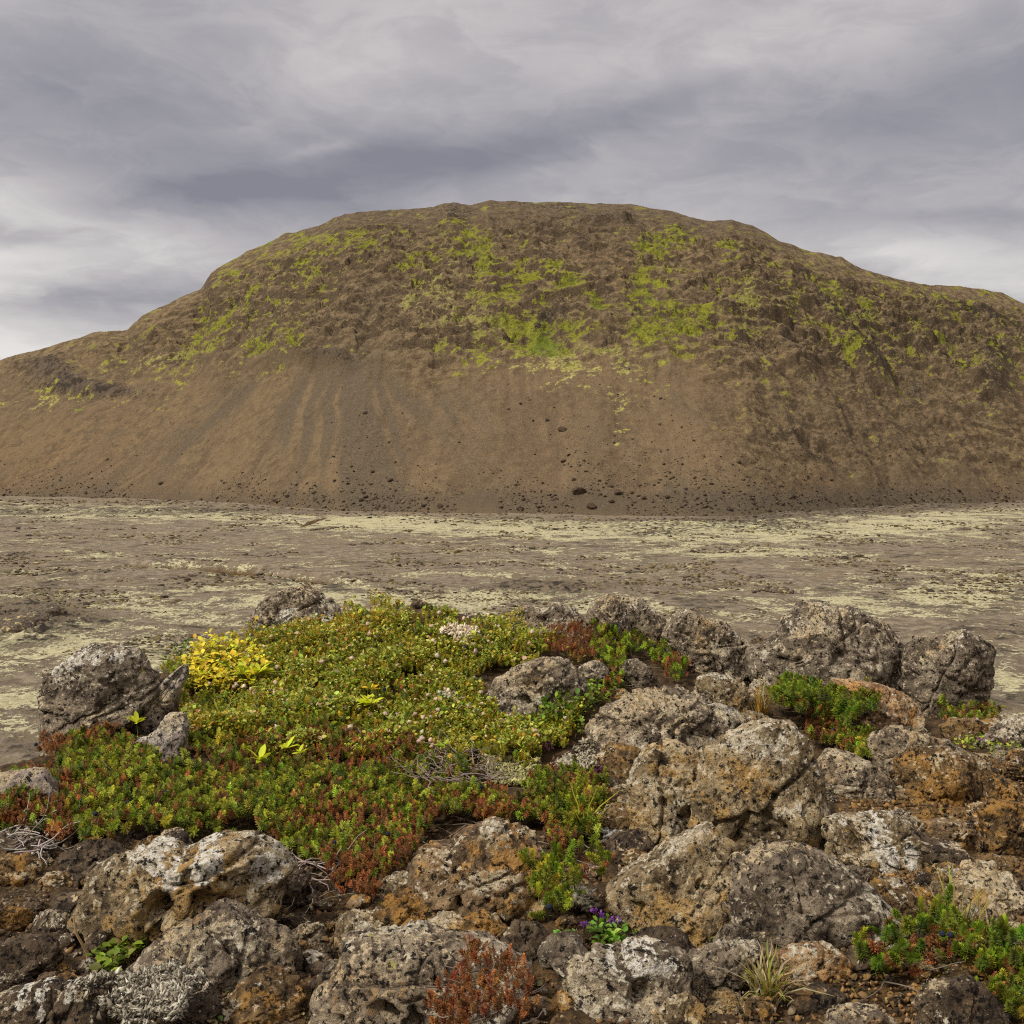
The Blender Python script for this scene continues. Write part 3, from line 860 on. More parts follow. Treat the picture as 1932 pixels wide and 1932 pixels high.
rock('boulder', 'pinkish lichen crusted ridge of rock beside the yellow leaved willow', 1, [(1035, 575), (1060, 610), (990, 720), (940, 800), (900, 900), (840, 960), (740, 920), (760, 830), (860, 740), (930, 660)], 'crust', thick=.9, seed=6, sub=5)
rock('boulder', 'white crusted rock sunk in crowberry below the yellow leaved willow', 1, [(920, 880), (1000, 860), (1040, 900), (1010, 1020), (1000, 1130), (880, 1160), (750, 1160), (720, 1080), (780, 1010), (880, 980)], 'crust', thick=.8, seed=8, sub=5)
rock('boulder', 'grey rock with an orange stain cut off by the left edge of the photo', 1, [(-60, 1215), (0, 1205), (90, 1180), (240, 1180), (300, 1240), (310, 1330), (230, 1430), (100, 1480), (-60, 1460)], 'crust', thick=.8, seed=9, sub=5)
rock('boulder', 'two lobed brown rock with white capped top and dark hollows', 4, [(430, 790), (470, 680), (480, 570), (530, 510), (620, 468), (700, 435), (850, 422), (950, 440), (1010, 480), (1080, 430), (1200, 385), (1340, 372), (1450, 405), (1540, 440), (1610, 540), (1540, 630), (1510, 750), (1420, 810), (1250, 790), (1100, 810), (1010, 860), (920, 930), (800, 1000), (640, 1010), (540, 970), (470, 880)],
     'warm', thick=.75, seed=12, planes=10, dents=[(945, 680, 95, .06), (1180, 615, 60, .03), (950, 800, 50, .035), (520, 930, 70, .04)], crusts=[(1015, 520, 60), (880, 465, 90), (770, 470, 50), (1180, 460, 90), (1480, 500, 85), (1540, 560, 50)], lean=.2, amp=.85)
rock('boulder', 'dark grey rock with a brown mossy hollow in front of the two lobed rock', 4, [(690, 1170), (760, 1080), (830, 1000), (950, 930), (1020, 860), (1150, 800), (1250, 800), (1400, 860), (1530, 910), (1600, 1020), (1640, 1110), (1570, 1190), (1480, 1240), (1300, 1270), (1000, 1270), (800, 1230)],
     'grey', thick=.8, seed=14, dents=[(1000, 1130, 120, .03)], lean=.35)
rock('boulder', 'low dark slab with white lichen patches in the bottom left corner', 4, [(-80, 1300), (20, 1270), (100, 1240), (220, 1215), (340, 1215), (440, 1245), (530, 1330), (560, 1420), (500, 1540), (-80, 1540)], 'dark', thick=1.0, seed=15, crusts=[(250, 1325, 34), (120, 1260, 50), (380, 1245, 55), (230, 1235, 45)], lean=.4)
rock('boulder', 'pale lichened slab with black hollows at the bottom edge', 5, [(-130, 1290), (-40, 1230), (50, 1160), (150, 1040), (330, 985), (430, 955), (560, 960), (700, 1000), (850, 1010), (980, 1050), (1060, 1130), (1010, 1260), (900, 1360), (760, 1480), (300, 1520), (-100, 1500)],
     'pale', thick=.95, seed=17, dents=[(380, 1280, 90, .05), (740, 1060, 50, .025), (550, 1330, 90, .04), (130, 1370, 70, .04)], lean=.5)
rock('boulder', 'ochre speckled boulder with one round black hole at the centre of the foreground', 5, [(495, 640), (510, 540), (565, 490), (610, 458), (750, 452), (800, 420), (880, 370), (960, 352), (1050, 343), (1160, 328), (1212, 350), (1235, 410), (1262, 470), (1300, 560), (1315, 630), (1190, 700), (1060, 770), (990, 840), (900, 890), (800, 905), (700, 880), (600, 830), (530, 770)],
     'ochre', thick=.75, seed=19, planes=9, amp=.7, dents=[(772, 668, 38, .05), (700, 770, 90, .012)], lean=.35)
rock('boulder', 'small round dark porous stone below the ochre speckled boulder', 5, [(1010, 940), (1040, 890), (1100, 860), (1200, 868), (1255, 925), (1250, 1030), (1190, 1090), (1090, 1085), (1015, 1030)], 'dark', thick=.95, seed=20, sub=5, planes=7, amp=.9)
rock('boulder', 'tall warm brown block leaning against the left side of the largest block', 0, [(1180, 1480), (1190, 1445), (1225, 1415), (1270, 1400), (1325, 1425), (1328, 1480), (1315, 1560), (1285, 1610), (1240, 1620), (1195, 1550)], 'warm', thick=.85, seed=23, planes=9, amp=.75, dents=[(1245, 1500, 10, .02)])
rock('boulder', 'largest warm grey block of the foreground with a flat lichen speckled face', 0, [(1310, 1590), (1318, 1500), (1330, 1420), (1375, 1385), (1430, 1368), (1500, 1366), (1532, 1395), (1550, 1465), (1555, 1530), (1535, 1575), (1512, 1625), (1430, 1640), (1340, 1625)], 'warm', thick=.8, seed=25, planes=10, amp=.65, dents=[(1450, 1485, 9, .02), (1435, 1520, 14, .015)])
rock('boulder', 'knobbly lichen covered rock lying behind the largest warm grey block', 0, [(1100, 1385), (1112, 1362), (1150, 1338), (1200, 1322), (1250, 1318), (1320, 1335), (1385, 1352), (1425, 1372), (1400, 1420), (1330, 1440), (1260, 1425), (1180, 1440), (1130, 1420)], 'pale', thick=1.0, seed=27, lean=.3, amp=1.9, planes=6)
rock('boulder', 'greyish pink boulder with a dark mossy hollow at the right end of the green mat', 2, [(912, 710), (945, 655), (1050, 610), (1160, 588), (1250, 562), (1335, 568), (1395, 598), (1450, 650), (1485, 710), (1475, 770), (1350, 810), (1280, 840), (1190, 895), (1080, 880), (960, 810), (918, 755)], 'pale', thick=.85, seed=29, lean=.3, dents=[(1120, 790, 55, .05), (1190, 690, 90, .025), (1080, 660, 60, .02)])
rock('stone', 'small rounded stone touching the right side of the greyish pink boulder', 2, [(1445, 640), (1455, 605), (1500, 580), (1560, 572), (1602, 620), (1605, 700), (1535, 735), (1470, 710)], 'grey', thick=.9, seed=30, sub=5, cat='stone')
rock('stone', 'small pointed pale stone under the back crowberry bush', 2, [(1675, 620), (1720, 556), (1770, 556), (1840, 615), (1885, 680), (1865, 735), (1790, 725), (1700, 690)], 'grey', thick=.9, seed=31, sub=5, cat='stone')
rock('boulder', 'broad grey rock on the skyline left of the peaked rock', 2, [(1070, 360), (1090, 310), (1110, 262), (1160, 248), (1220, 285), (1300, 258), (1400, 278), (1470, 308), (1500, 370), (1490, 450), (1300, 460), (1200, 460), (1100, 420)], 'pale', thick=.9, seed=33, depth=3.55)
rock('boulder', 'peaked rock with one smooth pale face on the skyline', 2, [(1475, 440), (1480, 400), (1500, 300), (1545, 222), (1620, 198), (1662, 240), (1722, 330), (1745, 415), (1740, 470), (1500, 480)], 'grey', thick=.8, seed=35, sub=6, planes=8, amp=.6, depth=3.5)
rock('boulder', 'lichen speckled grey rock on the skyline right behind the peaked rock', 2, [(1625, 215), (1640, 205), (1720, 215), (1800, 240), (1832, 282), (1902, 312), (1920, 450), (1750, 470), (1680, 380)], 'pale', thick=.8, seed=36, sub=5, depth=3.62)
rock('boulder', 'sloping lichen covered rock right of the back crowberry bush', 3, [(-20, 420), (0, 380), (60, 300), (130, 265), (230, 335), (330, 370), (390, 425), (470, 470), (480, 570), (400, 620), (250, 620), (120, 560)], 'pale', thick=.85, seed=38, depth=3.35)
rock('boulder', 'rough brown rock below the sloping lichen covered rock', 3, [(160, 680), (170, 630), (260, 612), (400, 635), (445, 720), (440, 810), (340, 850), (220, 810)], 'warm', thick=.9, seed=39, sub=5)
rock('boulder', 'small grey rock beside the straw coloured grass tuft', 3, [(-40, 760), (0, 700), (60, 680), (130, 735), (190, 800), (170, 880), (60, 900), (-30, 860)], 'grey', thick=.9, seed=40, sub=5)
rock('boulder', 'large grey brown rock with a domed top at the right of the skyline', 3, [(465, 600), (462, 530), (480, 478), (560, 470), (630, 415), (700, 322), (735, 270), (785, 244), (840, 262), (900, 253), (1000, 263), (1080, 288), (1160, 308), (1240, 358), (1275, 415), (1300, 490), (1310, 600), (1290, 700), (1150, 760), (900, 760), (600, 700)], 'grey', thick=.75, seed=42, planes=10, depth=3.3, lean=.2, dents=[(880, 500, 45, .03)])
rock('boulder', 'steep sided grey brown rock at the right end of the skyline', 3, [(1275, 560), (1290, 480), (1350, 428), (1450, 450), (1530, 418), (1600, 408), (1690, 438), (1722, 520), (1730, 700), (1728, 860), (1600, 880), (1450, 870), (1350, 800), (1290, 680)], 'grey', thick=.75, seed=44, planes=10, depth=3.22)
rock('boulder', 'smooth orange tan slab leaning against the grey rocks on the right', 3, [(945, 660), (1040, 672), (1150, 695), (1270, 735), (1345, 788), (1405, 840), (1402, 880), (1330, 905), (1200, 925), (1090, 915), (1040, 850), (990, 760)], 'orange', thick=.8, seed=46, planes=8, amp=.5, lean=.5)
rock('boulder', 'pale grey rock below the orange tan slab', 3, [(1090, 960), (1180, 925), (1300, 945), (1400, 955), (1500, 975), (1560, 1015), (1450, 1050), (1310, 1090), (1270, 1180), (1140, 1150)], 'pale', thick=.9, seed=47, sub=5)
rock('stone', 'flat brown stone under the low crowberry at the right', 3, [(1490, 900), (1560, 865), (1680, 865), (1750, 910), (1735, 955), (1600, 985), (1510, 965)], 'soilrock', thick=.9, seed=48, sub=5, cat='stone')
rock('boulder', 'white lichened rock cut off by the right edge beside the purple thyme', 3, [(1660, 1000), (1720, 960), (1780, 930), (1880, 870), (1990, 850), (2000, 1010), (1900, 1040), (1780, 1040)], 'pale', thick=.9, seed=49, sub=5)
rock('boulder', 'brown lichened rock right of the largest block and below the mixed crowberry', 3, [(836, 1110), (900, 1055), (1000, 1075), (1100, 1105), (1200, 1160), (1240, 1230), (1180, 1290), (1000, 1300), (850, 1290)], 'pale', thick=1.0, seed=50, sub=5, lean=.3)
rock('boulder', 'ochre brown bedrock hump on the right slope above the gravel', 3, [(1270, 1220), (1290, 1090), (1400, 1040), (1540, 1050), (1650, 1090), (1720, 1170), (1700, 1290), (1500, 1330), (1340, 1310)], 'soilrock', thick=1.0, seed=51, lean=.5)
rock('boulder', 'long grey slab with a small cave under its upper left corner', 6, [(845, 420), (850, 300), (870, 255), (950, 243), (1100, 255), (1250, 250), (1310, 300), (1300, 375), (1480, 395), (1535, 435), (1480, 515), (1350, 530), (1210, 470), (1100, 510), (950, 450)], 'warm', thick=.85, seed=53, amp=.9, crusts=[(1150, 410, 70), (1280, 405, 60), (1120, 290, 60), (950, 262, 30)], lean=.35, dents=[(955, 360, 60, .07)])
rock('boulder', 'rounded ochre rock at the right end of the long grey slab', 6, [(1290, 370), (1400, 298), (1520, 255), (1620, 285), (1712, 340), (1705, 405), (1630, 450), (1550, 465), (1470, 400), (1360, 400)], 'ochre', thick=.9, seed=54, sub=5)
rock('boulder', 'dark brown rock cut off by the right edge above the gravel slope', 6, [(1700, 220), (1800, 178), (1990, 180), (2000, 480), (1900, 500), (1800, 490), (1740, 370)], 'soilrock', thick=.85, seed=55)
rock('boulder', 'rough tan rock under the two warm blocks with an ochre left end', 0, [(1140, 1685), (1170, 1665), (1250, 1628), (1300, 1595), (1350, 1575), (1395, 1610), (1390, 1700), (1380, 1790), (1300, 1785), (1200, 1745), (1150, 1715)], 'warm', thick=.85, seed=57, amp=.9, lean=.3)
rock('boulder', 'long dark sloping rock running right from the foot of the largest block', 0, [(1375, 1660), (1390, 1625), (1450, 1625), (1520, 1632), (1580, 1655), (1650, 1708), (1690, 1745), (1640, 1775), (1560, 1795), (1470, 1805), (1385, 1800)], 'grey', thick=.9, seed=59, lean=.45)
rock('boulder', 'orange tinted stone above the pale grass tuft at the bottom', 6, [(610, 1110), (640, 1050), (600, 1000), (640, 960), (760, 935), (900, 935), (1000, 1000), (990, 1070), (910, 1150), (720, 1170)], 'orange', thick=.9, seed=61, sub=5, amp=1.1)
rock('boulder', 'white topped brown rock at the bottom edge left of the pale grass tuft', 5, [(1370, 1100), (1500, 1035), (1650, 1055), (1740, 1025), (1880, 1025), (2020, 1040), (2080, 1110), (2060, 1230), (1980, 1330), (1800, 1400), (1560, 1350), (1420, 1250)], 'pale', thick=1.0, seed=63, crusts=[(1850, 1070, 70), (1760, 1060, 55), (1930, 1090, 60), (1620, 1060, 30)], lean=.6, dents=[(1800, 1190, 80, .03)])
rock('boulder', 'dark stone with white lichen at the bottom left of the pale grass tuft', 6, [(-60, 1330), (20, 1230), (120, 1215), (200, 1290), (230, 1400), (160, 1480), (-40, 1480)], 'warm', thick=.9, seed=64, sub=5)
rock('boulder', 'dark rounded rock half hidden behind the pale grass tuft', 6, [(660, 1270), (720, 1190), (850, 1150), (950, 1200), (980, 1290), (880, 1340), (720, 1340)], 'dark', thick=.9, seed=65, sub=5)
rock('boulder', 'dark rock cut off by the bottom edge below the bright crowberry sprigs', 6, [(1300, 1330), (1380, 1230), (1520, 1165), (1680, 1160), (1790, 1220), (1840, 1310), (1800, 1440), (1400, 1460)], 'dark', thick=.9, seed=66, lean=.3)
rock('boulder', 'grey brown stone at the bottom edge right of the pale grass tuft', 6, [(860, 1400), (900, 1310), (1010, 1280), (1150, 1300), (1250, 1350), (1260, 1440), (900, 1480)], 'grey', thick=.9, seed=67, sub=5)
rock('boulder', 'brown rock on the left edge below the grey dead twigs', 4, [(-60, 500), (0, 470), (120, 470), (215, 520), (215, 590), (110, 660), (-60, 670)], 'soilrock', thick=.9, seed=68, sub=5)
rock('stone', 'brown stone between the left edge rock and the two lobed rock', 4, [(210, 600), (270, 560), (380, 558), (415, 610), (400, 655), (290, 670), (215, 650)], 'soilrock', thick=.9, seed=69, sub=5, cat='stone')
rock('boulder', 'dark round rock with a pale top edge at the left above the bottom corner slab', 4, [(-60, 1000), (20, 950), (140, 920), (270, 915), (335, 980), (330, 1050), (250, 1110), (100, 1160), (-60, 1130)], 'dark', thick=.9, seed=70, sub=6)
rock('stone', 'smooth brown stone left of the round leaved plant', 4, [(300, 1165), (330, 1125), (390, 1115), (465, 1180), (420, 1220), (330, 1225)], 'soilrock', thick=.9, seed=71, sub=5, amp=.5, cat='stone')
rock('stone', 'dark rust brown stone in the shade of the two lobed rock', 4, [(470, 950), (500, 900), (580, 890), (610, 950), (590, 1020), (520, 1060), (470, 1020)], 'dark', thick=.8, seed=72, sub=5, cat='stone')
rock('stone', 'brown dust covered stone left of the bottom pale slab', 4, [(1640, 960), (1700, 940), (1760, 990), (1740, 1050), (1660, 1050)], 'soilrock', thick=.9, seed=73, sub=5, cat='stone')
rock('stone', 'pale crusted stone with an orange edge between the two lobed rock and the ochre boulder', 4, [(1600, 900), (1680, 855), (1780, 850), (1810, 900), (1750, 940), (1640, 945)], 'pale', thick=.9, seed=74, sub=5, cat='stone')
rock('stone', 'grey stone on the skyline between the mossy rock and the broad grey rock', 2, [(480, 290), (520, 240), (560, 225), (620, 250), (640, 300), (560, 320)], 'dark', thick=.9, seed=75, sub=5, depth=3.6, cat='stone')
rock('stone', 'dark notched stone on the skyline just left of the broad grey rock', 2, [(770, 340), (800, 300), (850, 290), (900, 320), (960, 350), (960, 400), (800, 390)], 'grey', thick=.9, seed=76, sub=5, depth=3.55, cat='stone')
rock('stone', 'low lichened stone behind the green mat right of the mossy skyline rock', 1, [(1900, 390), (1950, 330), (2040, 310), (2110, 330), (2120, 390), (2000, 420)], 'pale', thick=.9, seed=77, sub=5, depth=3.6, cat='stone')
rock('boulder', 'dark low rock with pale flecks filling the gap left of the domed rock', 3, [(380, 470), (420, 440), (500, 425), (590, 420), (640, 440), (640, 560), (560, 640), (440, 640)], 'dark', thick=.8, seed=78, sub=5, depth=3.42)

# loose stones on the soil: a dozen shapes, copied
stone_mesh = []
for i in range(12):
    v, f = ico(5)
    rg = np.random.default_rng(200 + i)
    p = v * np.array([1, rg.uniform(.7, 1), rg.uniform(.5, .8)])
    for j in range(6):
        n = rg.normal(size=3); n /= np.linalg.norm(n)
        s_ = p @ n
        p = p - (np.maximum(s_ - s_.max() * rg.uniform(.6, .85), 0) * .9)[:, None] * n
    g1, g2 = worley(p * 3 + i, i)
    p = p * (1 + .16 * fbm(p * 2 + i * 3, 3, i) + .12 * (.4 - g1) + .09 * fbm(p * 6, 4, i, .6))[:, None]
    stone_mesh.append((p * .022, f))
STM = {}


def stone_me(i, mat):
    if (i, mat) not in STM:
        me = make_mesh('stone', *stone_mesh[i])
        me.materials.append(RM[mat])
        STM[(i, mat)] = me
    return STM[(i, mat)]


def free_spot(p, r):
    return all(((p[0] - a) / (rr + r)) ** 2 + ((p[1] - b_) / (max(rr, t) + r)) ** 2 > 1 for a, b_, rr, t in FOOT)


# half buried rubble between the big rocks
rub_me = []
for i in range(7):
    v, f = ico(6)
    rg = np.random.default_rng(700 + i)
    p = v * np.array([1.25, rg.uniform(.8, 1), rg.uniform(.6, .8)])
    for j in range(7):
        n = rg.normal(size=3); n /= np.linalg.norm(n)
        s_ = p @ n
        p = p - (np.maximum(s_ - s_.max() * rg.uniform(.6, .85), 0) * .9)[:, None] * n
    id1, id2 = np.zeros(len(p)), np.zeros(len(p))
    qw = p + .2 * np.stack([fbm(p * 2 + 3, 3, i), fbm(p * 2 + 7, 3, i + 50), fbm(p * 2 + 12, 3, i + 90)], 1)
    f1, f2 = worley(qw * 1.6 + i, i, id1)
    g1, g2 = worley(qw * 4 + i, i + 5, id2)
    p = p * (1 + .14 * fbm(p * 1.9, 3, i) + .16 * (id1 - .5) + .07 * (id2 - .5) - .06 * (1 - sstep(f2 - f1, 0, .09)) + .06 * fbm(p * 6, 4, i, .6, True) - .05 * sstep(fbm(p * 5, 3, i + 3), .15, .4))[:, None]
    rub_me.append((p * .055, f))
RUBM = {}


def rub(i, mat):
    if (i, mat) not in RUBM:
        me = make_mesh('rubble_rock', *rub_me[i])
        me.materials.append(RM[mat])
        RUBM[(i, mat)] = me
    return RUBM[(i, mat)]


rs = random.Random(9)
RUB = []
rc = [(rs.choice([rs.uniform(-230, -10), rs.uniform(1034, 1260)]), rs.uniform(760, 1015)) for _ in range(70)] + [(rs.uniform(0, 1024), rs.uniform(850, 1015)) for _ in range(420)] + [(rs.uniform(600, 1024), rs.uniform(690, 1000)) for _ in range(900)]
for (px, py) in rc:
    if len(RUB) >= 200:
        break
    p = hit([px], [py])[0][0]
    s_ = rs.choice([.022, .03, .038, .05, .06]) * rs.uniform(.85, 1.2)
    if px > 790 and py > 770 and rs.random() < .72:
        continue
    if any(((p[0] - a) / (rr + s_ * .5)) ** 2 + ((p[1] - b_) / (max(rr * .6, t * .7) + s_ * .5)) ** 2 < 1 for a, b_, rr, t in FOOT):
        continue
    if any(math.hypot(p[0] - a, p[1] - b_) < (s_ + r) * .62 for a, b_, r in RUB):
        continue
    if 225 < px < 480 and py < 892 or 765 < px < 885 and 670 < py < 775 or 520 < px < 610 and 770 < py < 862 or px < 90 and py < 862:
        continue
    if 70 < px < 165 and 935 < py < 1000 or 530 < px < 620 and 860 < py < 960:
        continue
    if px > 840 and py > 925 or 420 < px < 560 and py > 960 or 560 < px < 680 and 900 < py < 965:
        continue
    RUB.append((p[0], p[1], s_))
    if px < 330:
        tone = rs.choice(['dark', 'dark', 'soilrock'])
    elif px > 640 and py < 860:
        tone = rs.choice(['grey', 'pale', 'warm', 'soilrock'])
    else:
        tone = rs.choice(['dark', 'soilrock', 'warm', 'grey'])
    o = link('rubble_rock', rub(rs.randrange(7), tone), loc=(p[0], p[1], p[2] + s_ * .12))
    o.scale = (s_ / .055,) * 3
    o.rotation_euler = (rs.uniform(-.4, .4), rs.uniform(-.4, .4), rs.uniform(0, 6.28))
    look = {'dark': 'dark porous', 'soilrock': 'earthy brown', 'grey': 'grey speckled', 'pale': 'pale lichened', 'warm': 'warm tan'}[tone]
    tag(o, look + ' rubble rock half buried in the soil between the named big rocks', 'rock', look + ' rubble half buried in the soil')
    FOOT.append((p[0], p[1], s_ * .7, s_ * .7))


cand = [(RNG.uniform(0, 1024), RNG.uniform(840, 1020)) for _ in range(500)] + [(RNG.uniform(860, 1024), RNG.uniform(770, 960)) for _ in range(160)] + [(RNG.uniform(640, 880), RNG.uniform(690, 760)) for _ in range(60)]
STONES = []
rs = random.Random(5)
for (px, py) in cand:
    if len(STONES) >= 150:
        break
    h, ok = hit([px], [py])
    p = h[0]
    s_ = rs.choice([.012, .016, .02, .026, .034]) * rs.uniform(.8, 1.2)
    if not free_spot(p, s_ * .6) or any(math.hypot(p[0] - a, p[1] - b_) < (s_ + r) * .8 for a, b_, r in STONES):
        continue
    STONES.append((p[0], p[1], s_))
    dark = px < 330 or rs.random() < .35
    tone = 'dark' if dark else ('soilrock' if rs.random() < .7 else 'ochre')
    o = link('stone', stone_me(rs.randrange(12), tone), loc=(p[0], p[1], p[2] + s_ * .25))
    o.scale = (s_ / .022,) * 3
    o.rotation_euler = (rs.uniform(-.3, .3), rs.uniform(-.3, .3), rs.uniform(0, 6.28))
    tag(o, {'dark': 'small dark rough stone lying loose among its like on the brown soil', 'soilrock': 'small earthy brown stone lying loose among its like on the soil', 'ochre': 'small ochre flecked stone lying loose among its like on the soil'}[tone], 'stone', {'dark': 'loose dark stones on the soil', 'soilrock': 'loose brown stones on the soil', 'ochre': 'loose ochre stones on the soil'}[tone])


# ------------------------------------------------------------------ many small shapes gathered in one mesh
class Acc:
    def __init__(self):
        self.v, self.f, self.c, self.n = [], [], [], 0

    def add(self, tv, tf, M, loc, col, tfac=None):
        """template tv/tf placed K times: matrices M (K,3,3), places loc (K,3), colours col (K,3)"""
        K = len(loc)
        if K == 0:
            return self
        v = np.einsum('kij,vj->kvi', M, tv) + loc[:, None]
        c = np.repeat(col[:, None], len(tv), 1)
        if tfac is not None:
            c = c * tfac[None, :, None] if tfac.ndim == 1 else c * tfac[None]
        f = tf[None] + (np.arange(K) * len(tv))[:, None, None] + self.n
        self.v.append(v.reshape(-1, 3)); self.c.append(np.clip(c.reshape(-1, 3), 0, 1)); self.f.append(f.reshape(-1, 3))
        self.n += K * len(tv)
        return self

    def build(self, name, mat, parent=None, origin=(0, 0, 0), smooth=False):
        v = np.concatenate(self.v) - np.asarray(origin)
        return link(name, make_mesh(name, v, np.concatenate(self.f), smooth, col=np.concatenate(self.c)), mat, parent, None if parent is not None else tuple(origin))


def frames(dirs, rng, scale):
    """rotation matrices whose z axis is dirs, spun at random, scaled"""
    z = dirs / np.linalg.norm(dirs, axis=1, keepdims=True)
    a = rng.normal(size=z.shape)
    x = np.cross(a, z); x /= np.linalg.norm(x, axis=1, keepdims=True)
    y = np.cross(z, x)
    M = np.stack([x, y, z], 2)
    sc = np.asarray(scale, float)
    return M * (sc[:, None, None] if sc.ndim == 1 else sc[:, None, :])


def leaf_mat(name, trans=.35, rough=.55):
    m, nt, b = material(name)
    c = nt.attr('tint').outputs['Color']
    nt._in(b.inputs['Base Color'], c)
    b.inputs['Roughness'].default_value = rough
    b.inputs['Specular IOR Level'].default_value = .3
    if trans:
        tr = nt.n.new('ShaderNodeBsdfTranslucent')
        nt._in(tr.inputs[0], c)
        mx = nt.n.new('ShaderNodeMixShader')
        mx.inputs[0].default_value = trans
        nt.l.new(b.outputs[0], mx.inputs[1]); nt.l.new(tr.outputs[0], mx.inputs[2])
        nt.l.new(mx.outputs[0], nt.n['Material Output'].inputs[0])
    return m


LEAF = leaf_mat('leaf')
WOOD = leaf_mat('dry_stem', 0, .9)
LICH = leaf_mat('lichen_crust', 0, .95)
PETAL = leaf_mat('petal', .3, .7)


def sprig_template(seed, rings=6, per=8, leaf=.42, width=.062, ang0=95, ang1=22, narrow=0.0):
    """a heath shoot: a stem with whorls of short needle leaves and a rounded tip"""
    rg = np.random.default_rng(seed)
    v, f, c = [], [], []
    for i in range(rings):
        t = i / (rings - 1)
        z0 = .25 + .50 * t
        for j in range(per):
            a = 2 * math.pi * (j + .5 * (i % 2)) / per + rg.uniform(-.2, .2)
            el_ = math.radians(90 - (ang0 + (ang1 - ang0) * t ** 1.5) + rg.uniform(-9, 9))
            d_ = np.array([math.cos(a) * math.cos(el_), math.sin(a) * math.cos(el_), math.sin(el_)])
            side = np.array([-math.sin(a), math.cos(a), 0])
            L = leaf * rg.uniform(.8, 1.15) * (1 - .25 * t)
            b0 = np.array([0, 0, z0])
            k = len(v)
            v += [b0, b0 + d_ * L * .55 + side * width, b0 + d_ * L, b0 + d_ * L * .55 - side * width]
            f += [(k, k + 1, k + 2), (k, k + 2, k + 3)]
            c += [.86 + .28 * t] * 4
    k = len(v)
    for a in range(3):
        v += [np.array([.03 * math.cos(a * 2.1), .03 * math.sin(a * 2.1), -.15]), np.array([.02 * math.cos(a * 2.1), .02 * math.sin(a * 2.1), .9])]
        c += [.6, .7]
    for a in range(3):
        p, q = k + 2 * a, k + 2 * ((a + 1) % 3)
        f += [(p, q, q + 1), (p, q + 1, p + 1)]
    return np.array(v), np.array(f), np.array(c)


SPRIG = [sprig_template(s) for s in range(4)]
SPRIG_RED = [sprig_template(10 + s, 6, 6, .34, .06, 85, 25) for s in range(3)]
SPRIG_LONG = [sprig_template(20 + s, 9, 8, .30, .042, 85, 30) for s in range(3)]


def oval(curl=.12, w=.32):
    v = np.array([(0, 0, 0), (-w, .38, curl), (0, .38, 0), (w, .38, curl), (-w * .8, .72, curl), (0, .72, .02), (w * .8, .72, curl), (0, 1, -.03)], float)
    f = np.array([(0, 2, 1), (0, 3, 2), (1, 2, 5), (1, 5, 4), (2, 3, 6), (2, 6, 5), (4, 5, 7), (5, 6, 7)])
    return v, f


OVAL, NARROW, ROUND = oval(), oval(.05, .14), oval(.10, .46)


def leaf_mats(n, rng, size, lo=0.1, hi=1.0):
    """leaves lie along +y in the template: build matrices with the blade facing up at random tilts"""
    a = rng.uniform(0, 2 * math.pi, n)
    el_ = rng.uniform(lo, hi, n)
    y = np.stack([np.cos(a) * np.cos(el_), np.sin(a) * np.cos(el_), np.sin(el_)], 1)
    up = np.array([0, 0, 1.0]) + rng.normal(size=(n, 3)) * .25
    x = np.cross(y, up); x /= np.linalg.norm(x, axis=1, keepdims=True)
    z = np.cross(x, y)
    return np.stack([x, y, z], 2) * size[:, None, None]


def in_poly(px, py, poly):
    r = np.zeros(len(px), bool)
    n = len(poly)
    for i in range(n):
        x1, y1 = poly[i]; x2, y2 = poly[(i + 1) % n]
        cnd = (y1 > py) != (y2 > py)
        r ^= cnd & (px < (x2 - x1) * (py - y1) / ((y2 - y1) if y2 != y1 else 1e-9) + x1)
    return r


def scatter(reg, pts, n, rng, ragged=10.0):
    """n spots on the knoll inside an outline whose edge is frayed"""
    poly = zp(reg, pts)
    lo, hi = poly.min(0) - 6, poly.max(0) + 6
    got = []
    tot = 0
    while tot < n:
        q = rng.uniform(lo, hi, (n * 3, 2))
        wx = ragged * fbm(np.stack([q[:, 0] / 16, q[:, 1] / 16, q[:, 0] * 0], 1), 3, 301)
        wy = ragged * fbm(np.stack([q[:, 0] / 16, q[:, 1] / 16, q[:, 0] * 0 + 9], 1), 3, 302)
        m = in_poly(q[:, 0] + wx, q[:, 1] + wy, poly)
        got.append(q[m]); tot += m.sum()
    q = np.concatenate(got)[:n]
    h, ok = hit(q[:, 0], q[:, 1])
    return q[ok], h[ok]


def jit(col, n, rng, v=.22, hue=.10):
    c = np.array(col)[None] * (1 + rng.normal(size=(n, 1)) * v) * (1 + rng.normal(size=(n, 3)) * hue)
    return np.clip(c, .004, .95)


GREEN1, GREEN2, GREEN3 = lin(104, 112, 30), lin(142, 148, 42), lin(172, 174, 62)
RUST1, RUST2 = lin(134, 86, 46), lin(164, 112, 62)


def plant(name, label, cat, loc, group=None):
    o = bpy.data.objects.new(name, None)
    COL.objects.link(o)
    o.empty_display_size = .05
    o.location = tuple(loc)
    return tag(o, label, cat, group)


def twig_tubes(acc, spots, rng, length, rad, col, flat=.5, seg=6):
    for s0 in spots:
        p = np.array(s0, float)
        a = rng.uniform(0, 6.28)
        d_ = np.array([math.cos(a), math.sin(a), rng.uniform(-.1, flat)])
        L = length * rng.uniform(.5, 1.3)
        pts = [p]
        for i in range(seg):
            d_ = d_ + rng.normal(size=3) * .28 * np.array([1, 1, .6])
            d_ /= np.linalg.norm(d_)
            p = p + d_ * L / seg
            pts.append(p)
        tube(acc, pts, rad * rng.uniform(.6, 1.3), col, rng)


